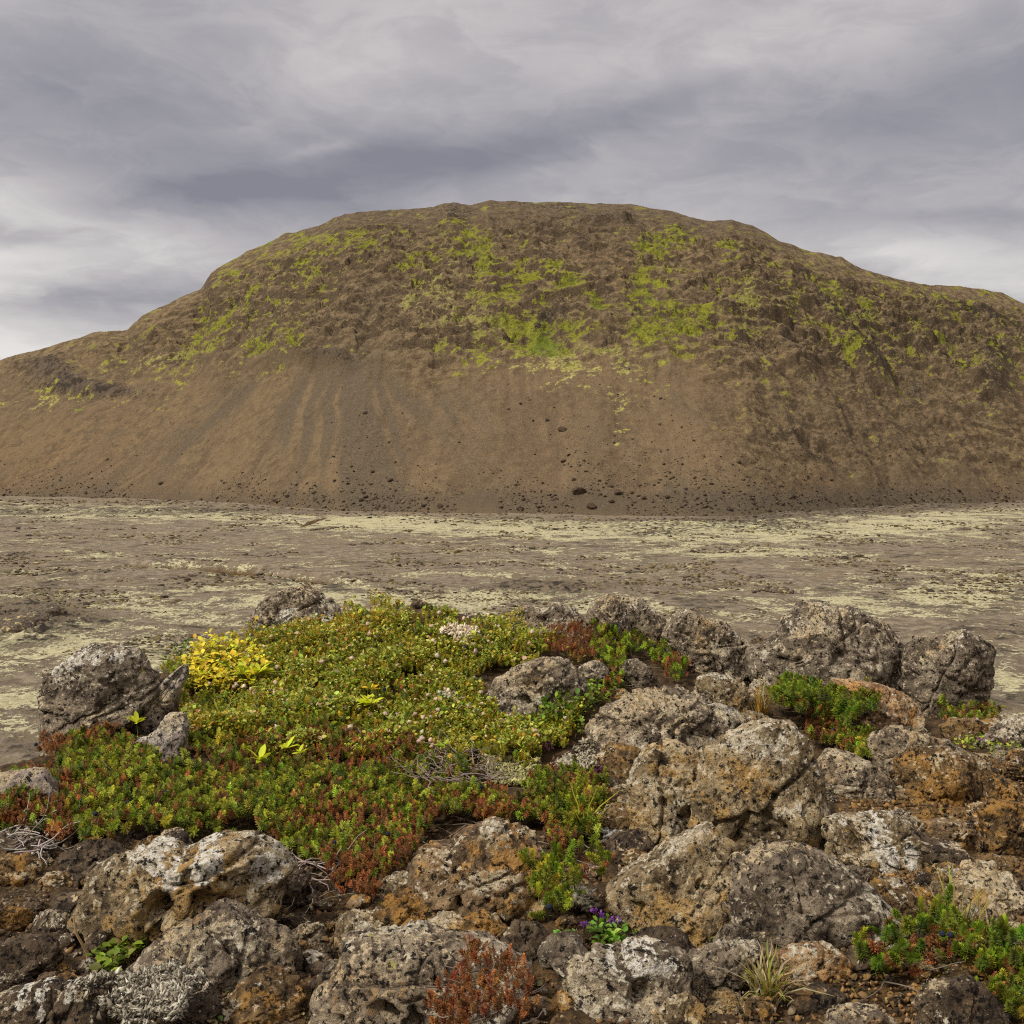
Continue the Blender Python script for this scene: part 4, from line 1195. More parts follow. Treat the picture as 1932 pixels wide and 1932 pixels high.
def tube(acc, pts, rad, col, rng, sides=4, taper=.35):
    pts = np.array(pts)
    n = len(pts)
    tg = np.gradient(pts, axis=0)
    tg /= np.maximum(np.linalg.norm(tg, axis=1, keepdims=True), 1e-9)
    ref = np.array([.3, .2, .93])
    x = np.cross(tg, ref); x /= np.maximum(np.linalg.norm(x, axis=1, keepdims=True), 1e-6)
    y = np.cross(tg, x)
    an = np.arange(sides) * 2 * math.pi / sides
    r = rad * np.linspace(1, taper, n)
    v = pts[:, None] + r[:, None, None] * (np.cos(an)[None, :, None] * x[:, None] + np.sin(an)[None, :, None] * y[:, None])
    f = []
    for i in range(n - 1):
        for j in range(sides):
            a, b_ = i * sides + j, i * sides + (j + 1) % sides
            f += [(a, b_, b_ + sides), (a, b_ + sides, a + sides)]
    acc.add(v.reshape(-1, 3), np.array(f), np.eye(3)[None], np.zeros((1, 3)), jit(col, 1, rng, .15, .05))


def crowberry(label, reg, pts, n, red=.45, seed=1, size=.0235, long=False, twigs=14, name='crowberry_bush', redseed=0, bias=None, ragged=10, near=1.0, berries=3, group='crowberry bushes on the knoll', green=(GREEN1, GREEN2, GREEN3)):
    rng = np.random.default_rng(seed)
    q, h = scatter(reg, pts, int(n * 1.55) if not long else n, rng, ragged)
    h = np.array([0, 0, EYE]) + (h - [0, 0, EYE]) * near
    base = h.mean(0)
    root = plant(name, label, 'shrub', base, group)
    rn = fbm(np.stack([h[:, 0] * 5.5, h[:, 1] * 5.5, h[:, 0] * 0 + redseed], 1), 4, 400 + redseed) * .55 + .26 * rng.normal(size=len(h))
    if bias is not None:
        rn = rn + bias(q[:, 0], q[:, 1])
    isred = rn > np.quantile(rn, 1 - min(red + .02, .97)) if bias is None else rn > (.46 - red)
    sc_ = size * rng.uniform(.65, 1.25, len(h))
    swell = .022 * (1 + fbm(np.stack([h[:, 0] * 9, h[:, 1] * 9, h[:, 0] * 0], 1), 2, 77))
    hh = h + np.array([0, 0, 1.0]) * (rng.uniform(-.2, .5, len(h)) * sc_ + swell * (size / .0235))[:, None]
    tilt = rng.normal(size=(len(h), 3)) * (.62 if long else .36) + np.array([0, -.18, 1.0])
    for red_ in (False, True):
        acc = Acc()
        idx = np.where(isred == red_)[0]
        if len(idx) < 4:
            continue
        T = SPRIG_RED if red_ else (SPRIG_LONG if long else SPRIG)
        for k, (tv, tf, tcf) in enumerate(T):
            s = idx[k::len(T)]
            if red_:
                col = np.where(rng.random((len(s), 1)) < .6, jit(RUST1, len(s), rng, .25), jit(RUST2, len(s), rng, .25))
            else:
                u = rng.random((len(s), 1))
                col = np.where(u < .46, jit(green[0], len(s), rng), np.where(u < .8, jit(green[1], len(s), rng), jit(green[2], len(s), rng)))
            acc.add(tv, tf, frames(tilt[s], rng, sc_[s] * (.9 if red_ else 1.0) * (1.4 if long and not red_ else 1)), hh[s], col, tcf)
        acc.build('rust_foliage' if red_ else 'green_foliage', LEAF, root, base)
    sp_ = h[rng.integers(0, len(h), twigs)] + [0, 0, .012]
    for grp in ([sp_] if twigs > 16 else [sp_[i:i + 1] for i in range(twigs)]):
        acc = Acc()
        twig_tubes(acc, grp, rng, size * 3.5, .0011, lin(120, 104, 88), .35)
        acc.build('stem', WOOD, root, base)
    if berries:
        s = rng.integers(0, len(h), berries)
        v, f = ico(2)
        for b_ in s:
            acc = Acc()
            acc.add(v, f, np.eye(3)[None] * .0045, (hh[b_] + np.array([0, -.006, size * .75]))[None], jit(lin(28, 28, 44), 1, rng, .1))
            acc.build('berry', WOOD, root, base, True)
    return root


# the crowberry belt of the foreground
crowberry('rust red crowberry bush against the foot of the leaning boulder', 0, [(60, 1440), (95, 1400), (150, 1350), (200, 1320), (250, 1310), (275, 1345), (240, 1390), (210, 1420), (150, 1430), (90, 1450)], 420, .9, 31, bias=lambda x, y: .45 + 0 * x, redseed=1)
crowberry('bright green crowberry bush below the leaning boulder', 0, [(105, 1450), (130, 1405), (190, 1410), (240, 1430), (300, 1450), (300, 1500), (220, 1520), (140, 1510)], 420, .22, 32, redseed=2)
crowberry('mostly rust coloured crowberry bush with bare grey twigs at the left edge', 0, [(-30, 1520), (20, 1500), (70, 1470), (130, 1500), (160, 1560), (140, 1620), (60, 1600), (-30, 1590)], 480, .72, 33, twigs=40, redseed=3)
crowberry('green and rust crowberry bush right above the two lobed rock', 0, [(130, 1500), (220, 1500), (310, 1480), (420, 1470), (470, 1500), (470, 1580), (380, 1600), (260, 1600), (170, 1630), (130, 1590)], 900, .34, 34, redseed=4)
crowberry('densest green crowberry bush left of the ochre speckled boulder', 0, [(460, 1500), (540, 1470), (640, 1490), (740, 1490), (850, 1500), (910, 1540), (830, 1590), (780, 1640), (740, 1690), (620, 1680), (560, 1640), (500, 1600), (460, 1570)], 1500, .36, 35, twigs=30, redseed=5, bias=lambda x, y: .10 + (y - 845) / 160 + .15 * (x > 430))
crowberry('dark mixed crowberry bush with grey twigs at the lower edge of the yellow green mat', 0, [(370, 1410), (460, 1390), (600, 1395), (720, 1410), (800, 1430), (880, 1480), (800, 1510), (700, 1500), (560, 1480), (440, 1490), (380, 1470)], 760, .55, 36, twigs=120, redseed=6, ragged=26)
crowberry('sparse crowberry shoots poking up through the yellow green mat', 0, [(420, 1260), (600, 1210), (800, 1210), (950, 1240), (900, 1340), (960, 1420), (700, 1410), (480, 1400), (380, 1340)], 190, .20, 50, redseed=21, ragged=20, size=.022)
crowberry('rust brown crowberry bush behind the ochre speckled boulder', 0, [(860, 1540), (930, 1530), (1000, 1540), (1050, 1560), (1080, 1610), (1050, 1650), (1030, 1600), (1010, 1570), (920, 1580), (880, 1570)], 360, .75, 37, twigs=30, redseed=7)
crowberry('upright green crowberry bush left of the tall warm block', 0, [(1000, 1520), (1040, 1480), (1090, 1480), (1140, 1500), (1150, 1540), (1120, 1590), (1060, 1590), (1010, 1560)], 300, .28, 38, size=.027, redseed=8)
crowberry('rust crowberry bush on the skyline behind the greyish pink boulder', 0, [(1010, 1230), (1030, 1200), (1080, 1195), (1140, 1200), (1150, 1240), (1120, 1270), (1050, 1255)], 260, .85, 39, redseed=9, bias=lambda x, y: .5 + 0 * x)
crowberry('back crowberry bush half bright green and half rust before the skyline rocks', 0, [(1120, 1215), (1170, 1195), (1240, 1195), (1290, 1215), (1310, 1260), (1300, 1300), (1260, 1300), (1230, 1270), (1190, 1250), (1180, 1300), (1150, 1320), (1120, 1270)], 460, .35, 40, size=.027, redseed=10, green=(GREEN1, lin(138, 152, 34), lin(160, 172, 46)))
crowberry('sparse rust topped crowberry bush at the foot of the domed grey rock', 0, [(1470, 1290), (1480, 1250), (1520, 1235), (1560, 1250), (1590, 1290), (1560, 1310), (1500, 1310)], 230, .62, 41, redseed=11)
crowberry('rounded deep green crowberry bush beside the orange tan slab', 0, [(1462, 1345), (1480, 1290), (1540, 1265), (1600, 1285), (1640, 1325), (1650, 1370), (1580, 1375), (1500, 1365)], 620, .02, 42, near=.955, size=.033, redseed=12, green=(GREEN1, lin(112, 132, 34), GREEN2))
crowberry('low mixed crowberry bush below the rounded deep green bush', 0, [(1510, 1375), (1560, 1365), (1620, 1390), (1660, 1420), (1655, 1455), (1600, 1450), (1550, 1420), (1520, 1400)], 330, .45, 43, redseed=13)
crowberry('low strip of green crowberry at the right end of the skyline rocks', 0, [(1760, 1350), (1800, 1335), (1850, 1345), (1890, 1365), (1880, 1385), (1820, 1375), (1770, 1370)], 150, .35, 44, redseed=14)
crowberry('large sprigged bright crowberry bush in the bottom right corner', 0, [(1580, 1770), (1620, 1800), (1700, 1770), (1770, 1760), (1840, 1790), (1900, 1810), (1960, 1830), (1960, 1900), (1880, 1885), (1800, 1850), (1740, 1860), (1660, 1880), (1610, 1840)], 185, .36, 45, size=.024, long=True, twigs=24, redseed=15, green=(lin(96, 112, 28), lin(124, 138, 36), lin(148, 156, 44)))
crowberry('long sprigged crowberry trailing down beside the ochre speckled boulder', 0, [(980, 1670), (1030, 1640), (1090, 1640), (1140, 1650), (1120, 1690), (1080, 1720), (1050, 1760), (1010, 1750), (1000, 1700)], 110, .12, 46, size=.02, long=True, twigs=10, redseed=16, berries=1, near=.90, green=(lin(112, 124, 26), lin(140, 146, 36), lin(160, 158, 44)))
crowberry('rust red crowberry clump growing at the bottom edge in front of the pale slab', 0, [(800, 1930), (840, 1870), (890, 1820), (960, 1850), (1010, 1900), (1000, 1960), (820, 1970)], 150, .97, 47, size=.016, twigs=30, redseed=17, bias=lambda x, y: .5 + 0 * x, berries=0, near=.82)
crowberry('few bright green crowberry sprigs at the bottom right edge', 0, [(1850, 1900), (1930, 1860), (1960, 1930), (1900, 1960), (1840, 1950)], 60, .2, 48, size=.022, long=True, twigs=6, redseed=18, berries=0)
crowberry('small orange rust crowberry sprigs below the densest green bush', 0, [(640, 1690), (680, 1660), (740, 1680), (700, 1720), (650, 1715)], 70, .95, 49, size=.02, twigs=16, redseed=19, bias=lambda x, y: .5 + 0 * x, berries=0)

# the yellow green mat on top of the knoll
MAT = [(275, 1240), (330, 1235), (370, 1245), (470, 1205), (560, 1180), (640, 1165), (740, 1160), (830, 1172), (900, 1180), (1000, 1190), (1050, 1225), (1000, 1255), (930, 1275), (905, 1320), (930, 1370), (1010, 1380), (1060, 1370), (1110, 1360), (1090, 1400), (1030, 1410), (1000, 1460), (900, 1455), (760, 1450), (600, 1440), (430, 1430), (360, 1420), (335, 1360), (350, 1300)]
rng = np.random.default_rng(77)
q, h = scatter(0, MAT, 34000, rng, 24)
keep = fbm(np.stack([h[:, 0] * 16, h[:, 1] * 16, h[:, 0] * 0 + 2], 1), 3, 503) + .5 * rng.random(len(h)) > .0
q, h = q[keep], h[keep]
nz = fbm(np.stack([h[:, 0] * 4, h[:, 1] * 4, h[:, 0] * 0], 1), 4, 500)
nz2 = fbm(np.stack([h[:, 0] * 11, h[:, 1] * 11, h[:, 0] * 0 + 5], 1), 3, 501)
u = rng.random(len(h))
yel = sstep(nz + .5 * nz2 + .25 * rng.normal(size=len(h)), .05, .45)
n = len(h)
col = np.where((u < .33)[:, None], jit(lin(108, 122, 34), n, rng), np.where((u < .70)[:, None], jit(lin(154, 162, 50), n, rng), jit(lin(188, 184, 78), n, rng)))
col = np.where((rng.random(n) < .45 * yel)[:, None], jit(lin(186, 150, 44), n, rng, .18), col)
col = np.where((rng.random(n) < .045)[:, None], jit(lin(206, 176, 150), n, rng, .12), col)
col = np.where((rng.random(n) < .02)[:, None], jit(lin(150, 84, 40), n, rng, .2), col)
hgt = .006 + .018 * rng.random(n) + .026 * np.clip(.9 + nz2 * 1.6, 0, 2)
hh = h + np.stack([np.zeros(n), np.zeros(n), hgt], 1)
acc = Acc()
size = .0078 * rng.lognormal(0, .32, n)
M = leaf_mats(n, rng, size)
for k, T in enumerate((OVAL, ROUND, NARROW)):
    acc.add(T[0], T[1], M[k::3], hh[k::3], col[k::3])
mat_o = acc.build('ground_cover', LEAF, None, (0, 0, 0))
tag(mat_o, 'yellow green mat of small leaves covering the top of the knoll', 'ground cover', kind='stuff')
# mossy tufts underneath it
q, h = scatter(0, MAT, 12000, rng, 26)
keep = fbm(np.stack([h[:, 0] * 16, h[:, 1] * 16, h[:, 0] * 0 + 2], 1), 3, 503) + .6 * rng.random(len(h)) > -.04
h = h[keep]
n = len(h)
col = np.where((rng.random(n) < .5)[:, None], jit(lin(150, 150, 44), n, rng), jit(lin(182, 166, 54), n, rng))
acc = Acc()
for k, (tv, tf, tcf) in enumerate(SPRIG_RED):
    s = np.arange(k, n, 3)
    acc.add(tv, tf, frames(rng.normal(size=(len(s), 3)) * .3 + [0, 0, 1], rng, .021 * rng.uniform(.7, 1.4, len(s))), h[s] + np.stack([s * 0, s * 0, .004 + .022 * np.clip(.9 + 1.6 * fbm(np.stack([h[s, 0] * 11, h[s, 1] * 11, h[s, 0] * 0 + 5], 1), 3, 501), 0, 2) * rng.uniform(.3, 1, len(s))], 1), col[s], tcf)
mo = acc.build('moss', LEAF, None, (0, 0, 0))
tag(mo, 'golden green moss growing between the leaves of the knoll mat', 'moss', kind='stuff')


def flower_dots(name, label, reg, pts, n, col, size, seed, cat, lift=.045):
    """small fluffy seed heads on short stalks"""
    rng = np.random.default_rng(seed)
    q, h = scatter(reg, pts, n, rng, 4)
    n = len(h)
    v, f = ico(2)
    v = v * (1 + .25 * rng.normal(size=(len(v), 1)))
    acc = Acc()
    acc.add(v, f, frames(rng.normal(size=(n, 3)) + [0, 0, .5], rng, size * rng.uniform(.6, 1.3, n)), h + np.stack([np.zeros(n), np.zeros(n), lift * rng.uniform(.6, 1.2, n)], 1), jit(col, n, rng, .12, .05))
    return acc, h


acc, h = flower_dots('', '', 0, MAT, 130, lin(214, 188, 160), .0052, 81, '')
hd = acc.build('seed_heads', PETAL, None, (0, 0, 0), True)
hd.name = 'seed_head'
tag(hd, 'pale pink fluffy seed heads dotted over the yellow green mat', 'flowers', kind='stuff')


def willow(label, reg, pts, n, col1, col2, size, seed, narrow=False, lift=(.03, .07), lo=.05, hi=.9, name='dwarf_willow', cat='plant', group=None, rosettes=0):
    rng = np.random.default_rng(seed)
    q, h = scatter(reg, pts, n, rng, 5)
    n = len(h)
    base = h.mean(0)
    root = plant(name, label, cat, base, group)
    acc = Acc()
    z = rng.uniform(*lift, n)
    col = np.where((rng.random(n) < .5)[:, None], jit(col1, n, rng, .26, .10), jit(col2, n, rng, .26, .10))
    M = leaf_mats(n, rng, size * rng.uniform(.6, 1.25, n), lo, hi)
    T = NARROW if narrow else OVAL
    acc.add(T[0], T[1], M, h + np.stack([z * 0, z * 0, z], 1), col)
    acc.build('leaf', LEAF, root, base)
    acc = Acc()
    for i in range(0, n, 6):
        if n < 200 and i:
            acc.build('stem', WOOD, root, base)
            acc = Acc()
        p = h[i] + [0, 0, z[i]]
        tube(acc, [h[i] + rng.normal(size=3) * .01 * [1, 1, 0], (h[i] + p) / 2 + rng.normal(size=3) * .004, p], .0011, lin(110, 90, 50), rng)
    acc.build('stem', WOOD, root, base)
    return root


willow('patch of small green leaves between the greyish pink boulder and the back crowberry bush', 2, [(1330, 560), (1450, 540), (1600, 560), (1680, 560), (1680, 720), (1640, 800), (1560, 820), (1480, 780), (1560, 720), (1600, 640), (1560, 575), (1450, 600)], 420, lin(112, 134, 34), lin(150, 162, 50), .013, 191, lift=(.008, .035))
willow('leafy green strip in front of the knobbly lichen covered rock', 2, [(1240, 880), (1330, 800), (1450, 820), (1520, 780), (1540, 840), (1440, 920), (1500, 960), (1480, 1010), (1380, 1000), (1290, 960), (1200, 1000), (1120, 1080), (1080, 1000), (1150, 930)], 620, lin(112, 134, 34), lin(150, 160, 52), .013, 192, lift=(.008, .035))
willow('yellow leaved dwarf willow at the left end of the green mat', 0, [(345, 1290), (360, 1250), (400, 1235), (450, 1240), (490, 1260), (510, 1290), (470, 1320), (420, 1330), (370, 1330)], 820, lin(232, 204, 54), lin(204, 194, 60), .017, 90, lo=-.1, hi=1.0)
willow('dark green willow leaves along the edge of the knoll beside the leaning boulder', 0, [(265, 1240), (290, 1228), (340, 1232), (370, 1245), (340, 1262), (290, 1265)], 170, lin(70, 96, 30), lin(104, 124, 40), .018, 91)
willow('green willow leaves spreading below the greyish pink boulder', 0, [(1020, 1370), (1060, 1335), (1110, 1335), (1130, 1370), (1080, 1390), (1030, 1395)], 170, lin(84, 108, 30), lin(120, 140, 40), .017, 92)
willow('round leaved green plant at the bottom left beside the dark grey rock', 4, [(500, 1140), (560, 1090), (640, 1060), (720, 1030), (790, 1010), (780, 1060), (690, 1110), (680, 1180), (580, 1200), (540, 1180)], 85, lin(88, 104, 24), lin(120, 134, 40), .018, 93, lift=(.008, .03), lo=-.1, hi=.5, name='round_leaved_plant')
willow('small bright green plant below the purple thyme flowers', 5, [(1490, 960), (1560, 920), (1660, 930), (1720, 990), (1640, 1040), (1540, 1020)], 150, lin(112, 150, 40), lin(150, 180, 70), .011, 94, lift=(.006, .03), lo=-.1, hi=.8, name='thyme_plant')
willow('light green seedling left of the thyme', 5, [(1310, 980), (1370, 945), (1410, 985), (1350, 1010)], 36, lin(130, 165, 70), lin(110, 150, 50), .012, 95, lift=(.004, .02), lo=-.1, hi=.6, name='seedling')
willow('light green seedling beside the small round dark stone', 5, [(920, 940), (950, 910), (1000, 960), (970, 985), (930, 965)], 26, lin(140, 165, 60), lin(110, 140, 40), .012, 96, lift=(.004, .02), lo=-.1, hi=.6, name='seedling')
willow('yellow green seedling under the ochre speckled boulder', 5, [(940, 900), (960, 860), (1020, 810), (1060, 830), (1000, 870)], 30, lin(160, 165, 40), lin(120, 140, 36), .011, 97, lift=(.004, .02), lo=-.1, hi=.7, name='seedling')
willow('lowest light green seedling below the thyme', 5, [(1345, 1050), (1375, 1025), (1420, 1045), (1390, 1080)], 24, lin(130, 160, 54), lin(150, 170, 60), .012, 98, lift=(.004, .02), lo=-.1, hi=.6, name='seedling')
willow('green seedlings right of the thyme flowers', 5, [(1740, 990), (1790, 960), (1920, 930), (1930, 980), (1840, 1010), (1770, 1020)], 70, lin(110, 140, 44), lin(140, 165, 60), .011, 99, lift=(.004, .02), lo=-.1, hi=.6, name='seedling')
willow('grey green seedling in the shade of the long dark sloping rock', 6, [(230, 920), (270, 895), (310, 920), (370, 930), (340, 950), (260, 945)], 24, lin(96, 118, 48), lin(120, 140, 60), .012, 100, lift=(.004, .02), lo=-.1, hi=.6, name='seedling')
willow('yellow green thyme mat with fading purple heads by the right edge', 3, [(1540, 1010), (1640, 990), (1760, 1010), (1900, 1030), (1960, 1060), (1900, 1095), (1760, 1070), (1620, 1055)], 220, lin(130, 148, 44), lin(164, 170, 56), .011, 101, lift=(.006, .03), lo=-.1, hi=.8, name='thyme_plant')


def petals(parent_label, reg, spots, col, size, seed, name='flower', cat='flower', group=None, lift=.03):
    rng = np.random.default_rng(seed)
    for (x, y), lab in spots:
        p = zp(reg, [(x, y)])[0]
        h, ok = hit([p[0]], [p[1] + 6])
        base = h[0]
        root = plant(name, lab, cat, base, group)
        acc = Acc()
        n = 26
        d_ = rng.normal(size=(n, 3)) + [0, 0, .4]
        d_ /= np.linalg.norm(d_, axis=1, keepdims=True)
        M = leaf_mats(n, rng, size * rng.uniform(.5, 1.0, n), -.3, 1.2)
        acc.add(OVAL[0], OVAL[1], M, base + [0, 0, lift] + d_ * size * .7, jit(col, n, rng, .2, .08))
        acc.build('petal', PETAL, root, base)
        acc = Acc()
        tube(acc, [base, base + [0, 0, lift * .5], base + [0, 0, lift]], .0012, lin(90, 80, 40), rng)
        acc.build('stem', WOOD, root, base)


petals('', 5, [((1530, 865), 'brightest purple thyme flower, left of the two by the bright green plant'), ((1570, 880), 'dull purple thyme flower just right of the brightest one'), ((1625, 900), 'pale lilac thyme flower above the bright green plant'), ((1662, 920), 'vivid lilac thyme flower right of the bright green plant'), ((1475, 950), 'dark wine coloured thyme flower left of the bright green plant')], lin(150, 84, 170), .0062, 110)
petals('', 3, [((1570, 995), 'dull pink thyme head at the left end of the right edge thyme mat'), ((1690, 1010), 'dull pink thyme head left of centre on the right edge thyme mat'), ((1750, 1000), 'dull pink thyme head right of centre on the right edge thyme mat'), ((1830, 1020), 'dull pink thyme head near the right edge of the photo')], lin(140, 96, 108), .0065, 111)
petals('', 2, [((1265, 1085), 'dark purple brown seed head beside the pale lichen cushion'), ((1545, 1230), 'dark wine red flower beside the upright green crowberry')], lin(74, 34, 48), .016, 112, lift=.025)


def rosette(label, reg, x, y, n, size, col, seed, lift=.05):
    rng = np.random.default_rng(seed)
    p = zp(reg, [(x, y)])[0]
    h, ok = hit([p[0]], [p[1] + 10])
    base = h[0]
    root = plant('willow_shoot', label, 'plant', base, 'bright willow shoots')
    acc = Acc()
    M = leaf_mats(n, rng, size * rng.uniform(.7, 1.15, n), .05, .8)
    acc.add(NARROW[0] * [1.3, 1, 1], NARROW[1], M, np.repeat((base + [0, 0, lift])[None], n, 0), jit(col, n, rng, .12, .05))
    acc.build('leaf', LEAF, root, base)
    acc = Acc()
    tube(acc, [base, base + [.004, 0, lift * .5], base + [0, 0, lift]], .0014, lin(120, 100, 50), rng)
    acc.build('stem', WOOD, root, base)


YG = lin(196, 200, 40)
rosette('bright yellow green willow shoot in the middle of the green mat', 2, 285, 870, 13, .040, YG, 121)
rosette('small golden willow shoot above the bright shoot in the middle of the mat', 2, 290, 780, 9, .026, lin(222, 186, 40), 122)
rosette('star shaped yellow green willow shoot above the densest crowberry', 1, 1450, 1195, 11, .038, YG, 123)
rosette('yellow green willow shoot up and right of the star shaped one', 1, 1600, 1120, 9, .030, YG, 124)
rosette('small outermost willow shoot next to the star shaped one', 1, 1670, 1150, 7, .026, YG, 125)
rosette('left of two willow shoots in the rust crowberry by the leaning boulder', 1, 670, 940, 9, .030, YG, 126)
rosette('right of two willow shoots in the rust crowberry by the leaning boulder', 1, 760, 970, 9, .032, YG, 127)
rosette('large yellow green willow shoot at the right tip of the yellow leaved willow', 1, 1440, 680, 13, .042, YG, 128)
rosette('long leaved willow shoot on the right border of the yellow leaved willow', 1, 1350, 700, 12, .040, lin(176, 190, 40), 129)
rosette('narrow willow shoot beside the grey dead twigs of the mat', 2, 690, 1110, 9, .026, lin(160, 180, 40), 130)


def grass(label, reg, x, y, n, length, cols, seed, spread=.02, lean=.5, width=.0014, name='grass_tuft'):
    rng = np.random.default_rng(seed)
    p = zp(reg, [(x, y)])[0]
    h, ok = hit([p[0]], [min(p[1], 1050)])
    base = h[0]
    root = plant(name, label, 'grass', base, 'grass tufts')
    acc = Acc()
    for i in range(n):
        a = rng.uniform(0, 6.28)
        o_ = np.array([math.cos(a), math.sin(a), 0])
        L = length * rng.uniform(.5, 1.2)
        b0 = base + o_ * spread * rng.random()
        ln = lean * rng.uniform(.2, 1.3)
        pts = []
        for t in np.linspace(0, 1, 7):
            pts.append(b0 + o_ * L * ln * t ** 1.7 + np.array([0, 0, L * (t - .45 * ln * t ** 2.2)]))
        pts = np.array(pts) + rng.normal(size=(7, 3)) * .0015
        side = np.cross(o_, [0, 0, 1]) + .3 * rng.normal(size=3)
        w_ = width * np.array([1, 1, .95, .85, .65, .4, .08])[:, None]
        v = np.concatenate([pts - side * w_, pts + side * w_])
        f = []
        for k in range(6):
            f += [(k, k + 7, k + 8), (k, k + 8, k + 1)]
        acc.add(v, np.array(f), np.eye(3)[None], np.zeros((1, 3)), jit(cols[rng.integers(len(cols))], 1, rng, .15, .05))
    acc.build('blade', LEAF, root, base)
    # a few dead blades lying at the foot
    acc = Acc()
    twig_tubes(acc, [base + [0, 0, .004]] * 6, rng, length * .7, .0008, lin(150, 130, 90), .2)
    acc.build('dead_blade', WOOD, root, base)


STRAW = [lin(164, 144, 94), lin(140, 116, 64), lin(176, 160, 118)]
GRN = [lin(132, 140, 40), lin(160, 156, 50), lin(104, 118, 36)]
grass('straw coloured grass tuft left of the deep green crowberry', 3, 510, 860, 60, .10, STRAW[:2] + [lin(176, 130, 40)], 140)
grass('pale dry grass tuft at the bottom edge', 6, 540, 1260, 90, .075, STRAW + GRN[:1], 141, .02, .9)
grass('green grass tuft fanning out below the yellow leaved willow', 1, 1230, 930, 34, .10, GRN, 142, .012, .8)
grass('upright grass tuft on the right of the yellow leaved willow', 1, 1880, 900, 22, .09, GRN, 143, .012, .4)
grass('grass tuft on the crest of the mat beside the mossy skyline rock', 1, 1700, 470, 30, .09, GRN, 144, .02, .9)
grass('long thin yellow green grass in the crowberry left of the tall warm block', 5, 1470, 370, 22, .12, [lin(176, 166, 50), lin(150, 140, 40)], 145, .012, .7)
grass('sparse dry grass above the bottom right crowberry', 6, 1560, 900, 34, .10, STRAW[:1] + [lin(170, 150, 60)] + GRN[:1], 146, .05, .6)
grass('short dry grass right of the bottom right crowberry', 6, 1750, 960, 26, .08, STRAW[:2], 147, .05, .8)
grass('fine grass blades in the middle of the green mat', 2, 360, 720, 20, .09, GRN, 148, .02, .4)
grass('grass blades standing beside the small golden willow shoot', 2, 80, 900, 22, .09, GRN, 149, .015, .4)


def lichen(label, reg, pts, n, cols, seed, size=.006, lift=.0, near=1.0):
    """curly fruticose lichen: small knobbly branching lumps crowded together"""
    rng = np.random.default_rng(seed)
    q, h = scatter(reg, pts, int(n * (1.7 if size > .004 else 1)), rng, 9)
    keep = fbm(h * [13, 13, 0], 3, seed + 1) + .3 * rng.random(len(h)) > -.10
    h = h[keep]
    h = np.array([0, 0, EYE]) + (h - [0, 0, EYE]) * near
    n = len(h)
    size *= .72
    v, f = ico(1)
    acc = Acc()
    cc_ = np.array([cols[i] for i in rng.integers(0, len(cols), n)])
    cc_ = np.clip(cc_ * (1 + rng.normal(size=(n, 1)) * .18), 0, .9)
    bump_ = .018 * (1 + fbm(h * 14, 2, seed))
    for k in range(3):
        s = np.arange(k, n, 3)
        vv = v * (1 + .7 * rng.normal(size=(len(v), 1))) * [1.7, .7, .7]
        acc.add(vv, f, frames(rng.normal(size=(len(s), 3)), rng, size * rng.uniform(.5, 1.3, len(s))), h[s] + np.stack([s * 0, s * 0, bump_[s] * rng.uniform(.4, 1.1, len(s)) + lift], 1), cc_[s])
    o = acc.build('lichen', LICH, None, (0, 0, 0))
    return tag(o, label, 'lichen', kind='stuff')


WHT = [lin(150, 141, 120), lin(116, 106, 88), lin(176, 168, 148), lin(86, 76, 60)]
GRY = [lin(150, 140, 116), lin(176, 164, 132), lin(128, 116, 92), lin(190, 180, 156)]
lichen('curly white lichen mat along the bottom left edge', 4, [(460, 1240), (600, 1205), (760, 1215), (900, 1210), (1050, 1225), (1150, 1260), (1080, 1320), (1020, 1420), (520, 1440)], 8000, WHT, 160, .0034, .006, .94)
lichen('pale lichen cushion left of the tall warm block', 2, [(1290, 1180), (1380, 1110), (1480, 1085), (1600, 1075), (1690, 1110), (1660, 1160), (1540, 1190), (1400, 1215)], 900, WHT[:2] + GRY[:2], 161, .0048)
lichen('greenish grey lichen cushion above the rust crowberry at the centre', 2, [(870, 1170), (960, 1130), (1080, 1130), (1180, 1170), (1220, 1230), (1100, 1280), (950, 1260)], 900, [lin(150, 146, 88), lin(176, 168, 110), lin(128, 118, 76)], 162, .006)
lichen('dark grey lichen under the tall warm block', 5, [(1560, 350), (1620, 290), (1700, 290), (1760, 370), (1720, 430), (1600, 410)], 500, [lin(120, 116, 106), lin(90, 84, 76), lin(160, 154, 140)], 163, .006)
lichen('grey lichen crust below the crowberry at the left edge', 4, [(0, 380), (90, 330), (180, 400), (240, 480), (150, 500), (0, 470)], 500, [lin(110, 98, 84), lin(140, 126, 108), lin(84, 72, 60)], 164, .007)
lichen('pale lichen strip in the lower part of the green mat', 2, [(640, 870), (720, 830), (820, 870), (900, 900), (880, 930), (760, 910)], 420, GRY, 165, .006, .02)
lichen('ash coloured lichen at the top edge of the mat under the skyline rocks', 2, [(680, 480), (760, 455), (860, 480), (900, 530), (800, 540), (720, 520)], 300, [lin(206, 190, 160), lin(180, 160, 130)], 166, .006, .03)
lichen('grey lichen patch beside the trailing crowberry', 5, [(1380, 760), (1440, 720), (1500, 760), (1470, 810), (1400, 810)], 300, GRY, 167, .006)


def twigs(label, reg, pts, n, length, rad, seed, flat=.4, col=lin(150, 136, 120), name='dead_twig', lift=.025):
    rng = np.random.default_rng(seed)
    q, h = scatter(reg, pts, n, rng, 3)
    acc = Acc()
    twig_tubes(acc, h + [0, 0, lift], rng, length, rad, col, flat, 8)
    base = h.mean(0)
    o = acc.build(name, WOOD, None, tuple(base))
    return tag(o, label, 'twigs', kind='stuff')


